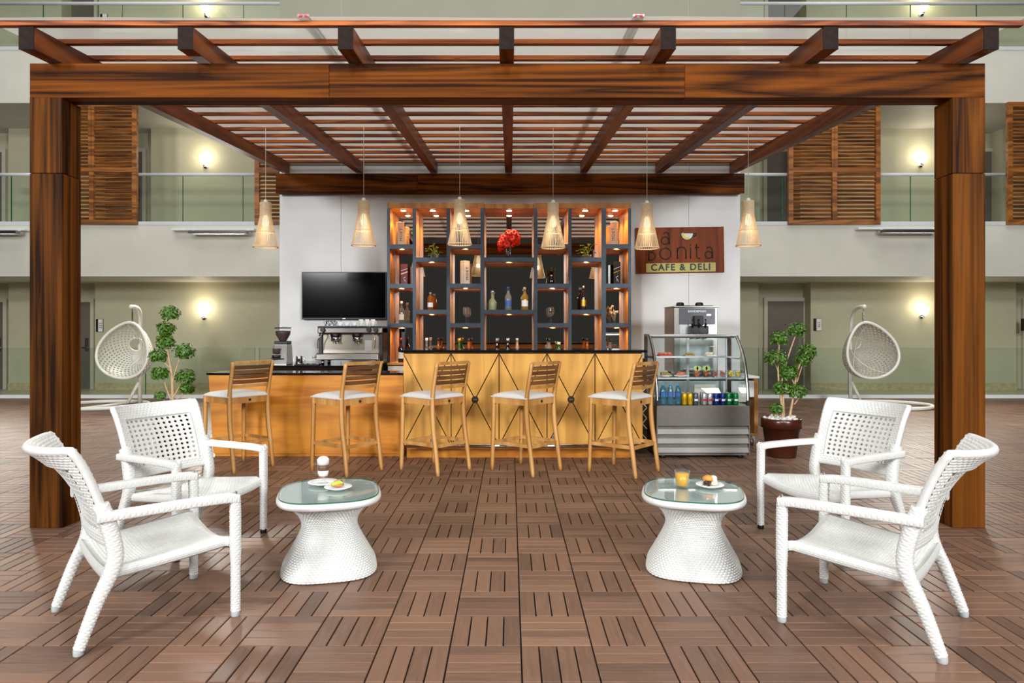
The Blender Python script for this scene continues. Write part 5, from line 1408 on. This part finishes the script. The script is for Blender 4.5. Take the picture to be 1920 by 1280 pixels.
# ================================================================== HANGING EGG CHAIRS
def egg_chair(loc, mir, label, mat):
    o = thing('hanging_egg_chair', label, 'hanging chair', loc); k = mir
    Rr = .50; zc = 0.95
    a_ = math.radians(-6) * k; ca, sa = math.cos(a_), math.sin(a_)
    tiltx = math.radians(-8)
    def rot(p):
        x, y, z = p
        # lean of the teardrop within its plane, then turn about the vertical
        tl_ = math.radians(-14) * k; x, z = x * math.cos(tl_) - z * math.sin(tl_), x * math.sin(tl_) + z * math.cos(tl_)
        y, z = y * math.cos(tiltx) - z * math.sin(tiltx), y * math.sin(tiltx) + z * math.cos(tiltx)
        return Vector((x * ca - y * sa + .08 * k, x * sa + y * ca, z + zc + .02))
    def rimv(t):
        c, q_ = math.cos(t), math.sin(t); w_ = .455 * (1 - .22 * q_ - .08 * max(0, q_) ** 2); return (w_ * c, .475 * q_)
    DEP = .52
    def shell(t, f, ex=1.0):
        x, z = rimv(t); c, q_ = math.cos(f), math.sin(f)
        return rot((x * c * ex, -.18 + DEP * q_ * ex, z * c * ex - .05 * q_))
    MB().tube([shell(2 * PI * i / 72, 0) for i in range(72)], .024, 10, True, up=(0, 1, 0)).build('rim', 'white_metal', o)
    mb = MB(); NU, NV = 64, 20
    tc, fc = (2.374, 1.06) if k > 0 else (1.326, 1.10)
    HC = shell(tc, fc)
    def inhole(t, f): return (shell(t, f) - HC).length < .118
    for i in range(NU):
        for j in range(NV):
            t0, t1 = 2 * PI * i / NU, 2 * PI * (i + 1) / NU; f0, f1 = PI / 2 * j / NV * .985, PI / 2 * (j + 1) / NV * .985
            if inhole((t0 + t1) / 2, (f0 + f1) / 2): continue
            def pt(a, b): return tuple(shell(t0 + (t1 - t0) * a, f0 + (f1 - f0) * b))
            n = len(mb.v)
            if (i + j) % 2 == 0 and 0 < j < NV - 4:
                for p in ((0, 0), (1, 0), (1, 1), (0, 1), (.16, .16), (.84, .16), (.84, .84), (.16, .84)): mb.v.append(pt(*p))
                for e in range(4): e2 = (e + 1) % 4; mb.face((n + e, n + e2, n + 4 + e2, n + 4 + e), None, True)
            else:
                for p in ((0, 0), (1, 0), (1, 1), (0, 1)): mb.v.append(pt(*p))
                mb.face((n, n + 1, n + 2, n + 3), None, True)
    mb.build('woven_shell', mat, o, fix=False)
    ta = (shell(tc + .02, fc) - shell(tc - .02, fc)).normalized(); tb_ = (shell(tc, fc + .02) - shell(tc, fc - .02)); tb_ = (tb_ - ta * tb_.dot(ta)).normalized()
    ring = [HC + ta * (.122 * math.cos(2 * PI * i / 36)) + tb_ * (.122 * math.sin(2 * PI * i / 36)) for i in range(36)]
    MB().tube(ring, .013, 8, True, up=(0, 1, 0)).build('window_ring', 'white_metal', o)
    for t in (math.radians(90 - 30 * k), math.radians(-90 - 22 * k), math.radians(-90 + 30 * k), math.radians(90 + 25 * k)):
        MB().tube([shell(t, PI / 2 * q_ / 14, .99) for q_ in range(15)], .009, 6, up=(1, 0, 0)).build('rib', 'white_metal', o)
    top = rot((0, -.18, .475)); tip = Vector((top.x - .01 * k, top.y, 1.70)); bx_ = (-.06 if k > 0 else -.06); by_ = .55
    sp = MB().tube([top + Vector((0, 0, -.02)), (top.x, top.y, top.z + .07)], .006, 6).tube([(top.x + .012 * math.cos(i * .9), top.y + .012 * math.sin(i * .9), top.z + .06 + i * .0022) for i in range(60)], .004, 5).tube([(top.x, top.y, top.z + .19), tip], .006, 6)
    sp.build('hanging_spring', 'black' if k > 0 else 'steel_dk', o)
    mid_ = Vector((bx_, by_, 1.15)); pp = [(bx_, by_, .03), (bx_, by_, .5), (bx_, by_, .9)] + bez(mid_, mid_ + Vector((0, 0, .42)), Vector((tip.x, tip.y + .35, 1.76)), Vector((tip.x, tip.y - .01, 1.725)), 16)
    MB().tube(pp, .032, 12, up=(1, 0, .01)).build('pole', 'white_metal', o); MB().ball((tip.x, tip.y - .02, 1.725), .038, 12, 8).build('pole_cap', 'white_metal', o)
    MB().tube([(bx_ - .16 * k, by_ - .10, .03), (bx_ - .01 * k, by_ - .02, .40)], .026, 10).build('brace', 'white_metal', o)
    rg = []
    for i in range(48):
        b = 2 * PI * i / 48; rg.append((bx_ - .42 * k + .72 * math.cos(b), .15 + .62 * math.sin(b), .032))
    MB().tube(rg, .032, 10, True).build('base_ring', 'white_metal', o)
    MB().tube([(bx_ - .42 * k, -.46, .032), (bx_ - .1 * k, .72, .032)], .028, 10).build('base_bar', 'white_metal', o)
    return o
egg_chair((P(236, 11.7), 11.7, 0), 1, 'pale grey woven hanging egg chair with black spring behind the topiary tree', 'grey_wicker')
egg_chair((P(1631, 11.7), 11.7, 0), -1, 'darker grey woven hanging egg chair beside the 236 room sign', plain('grey_brown_rattan', s(178, 172, 160), .55, var=.25, scale=50))
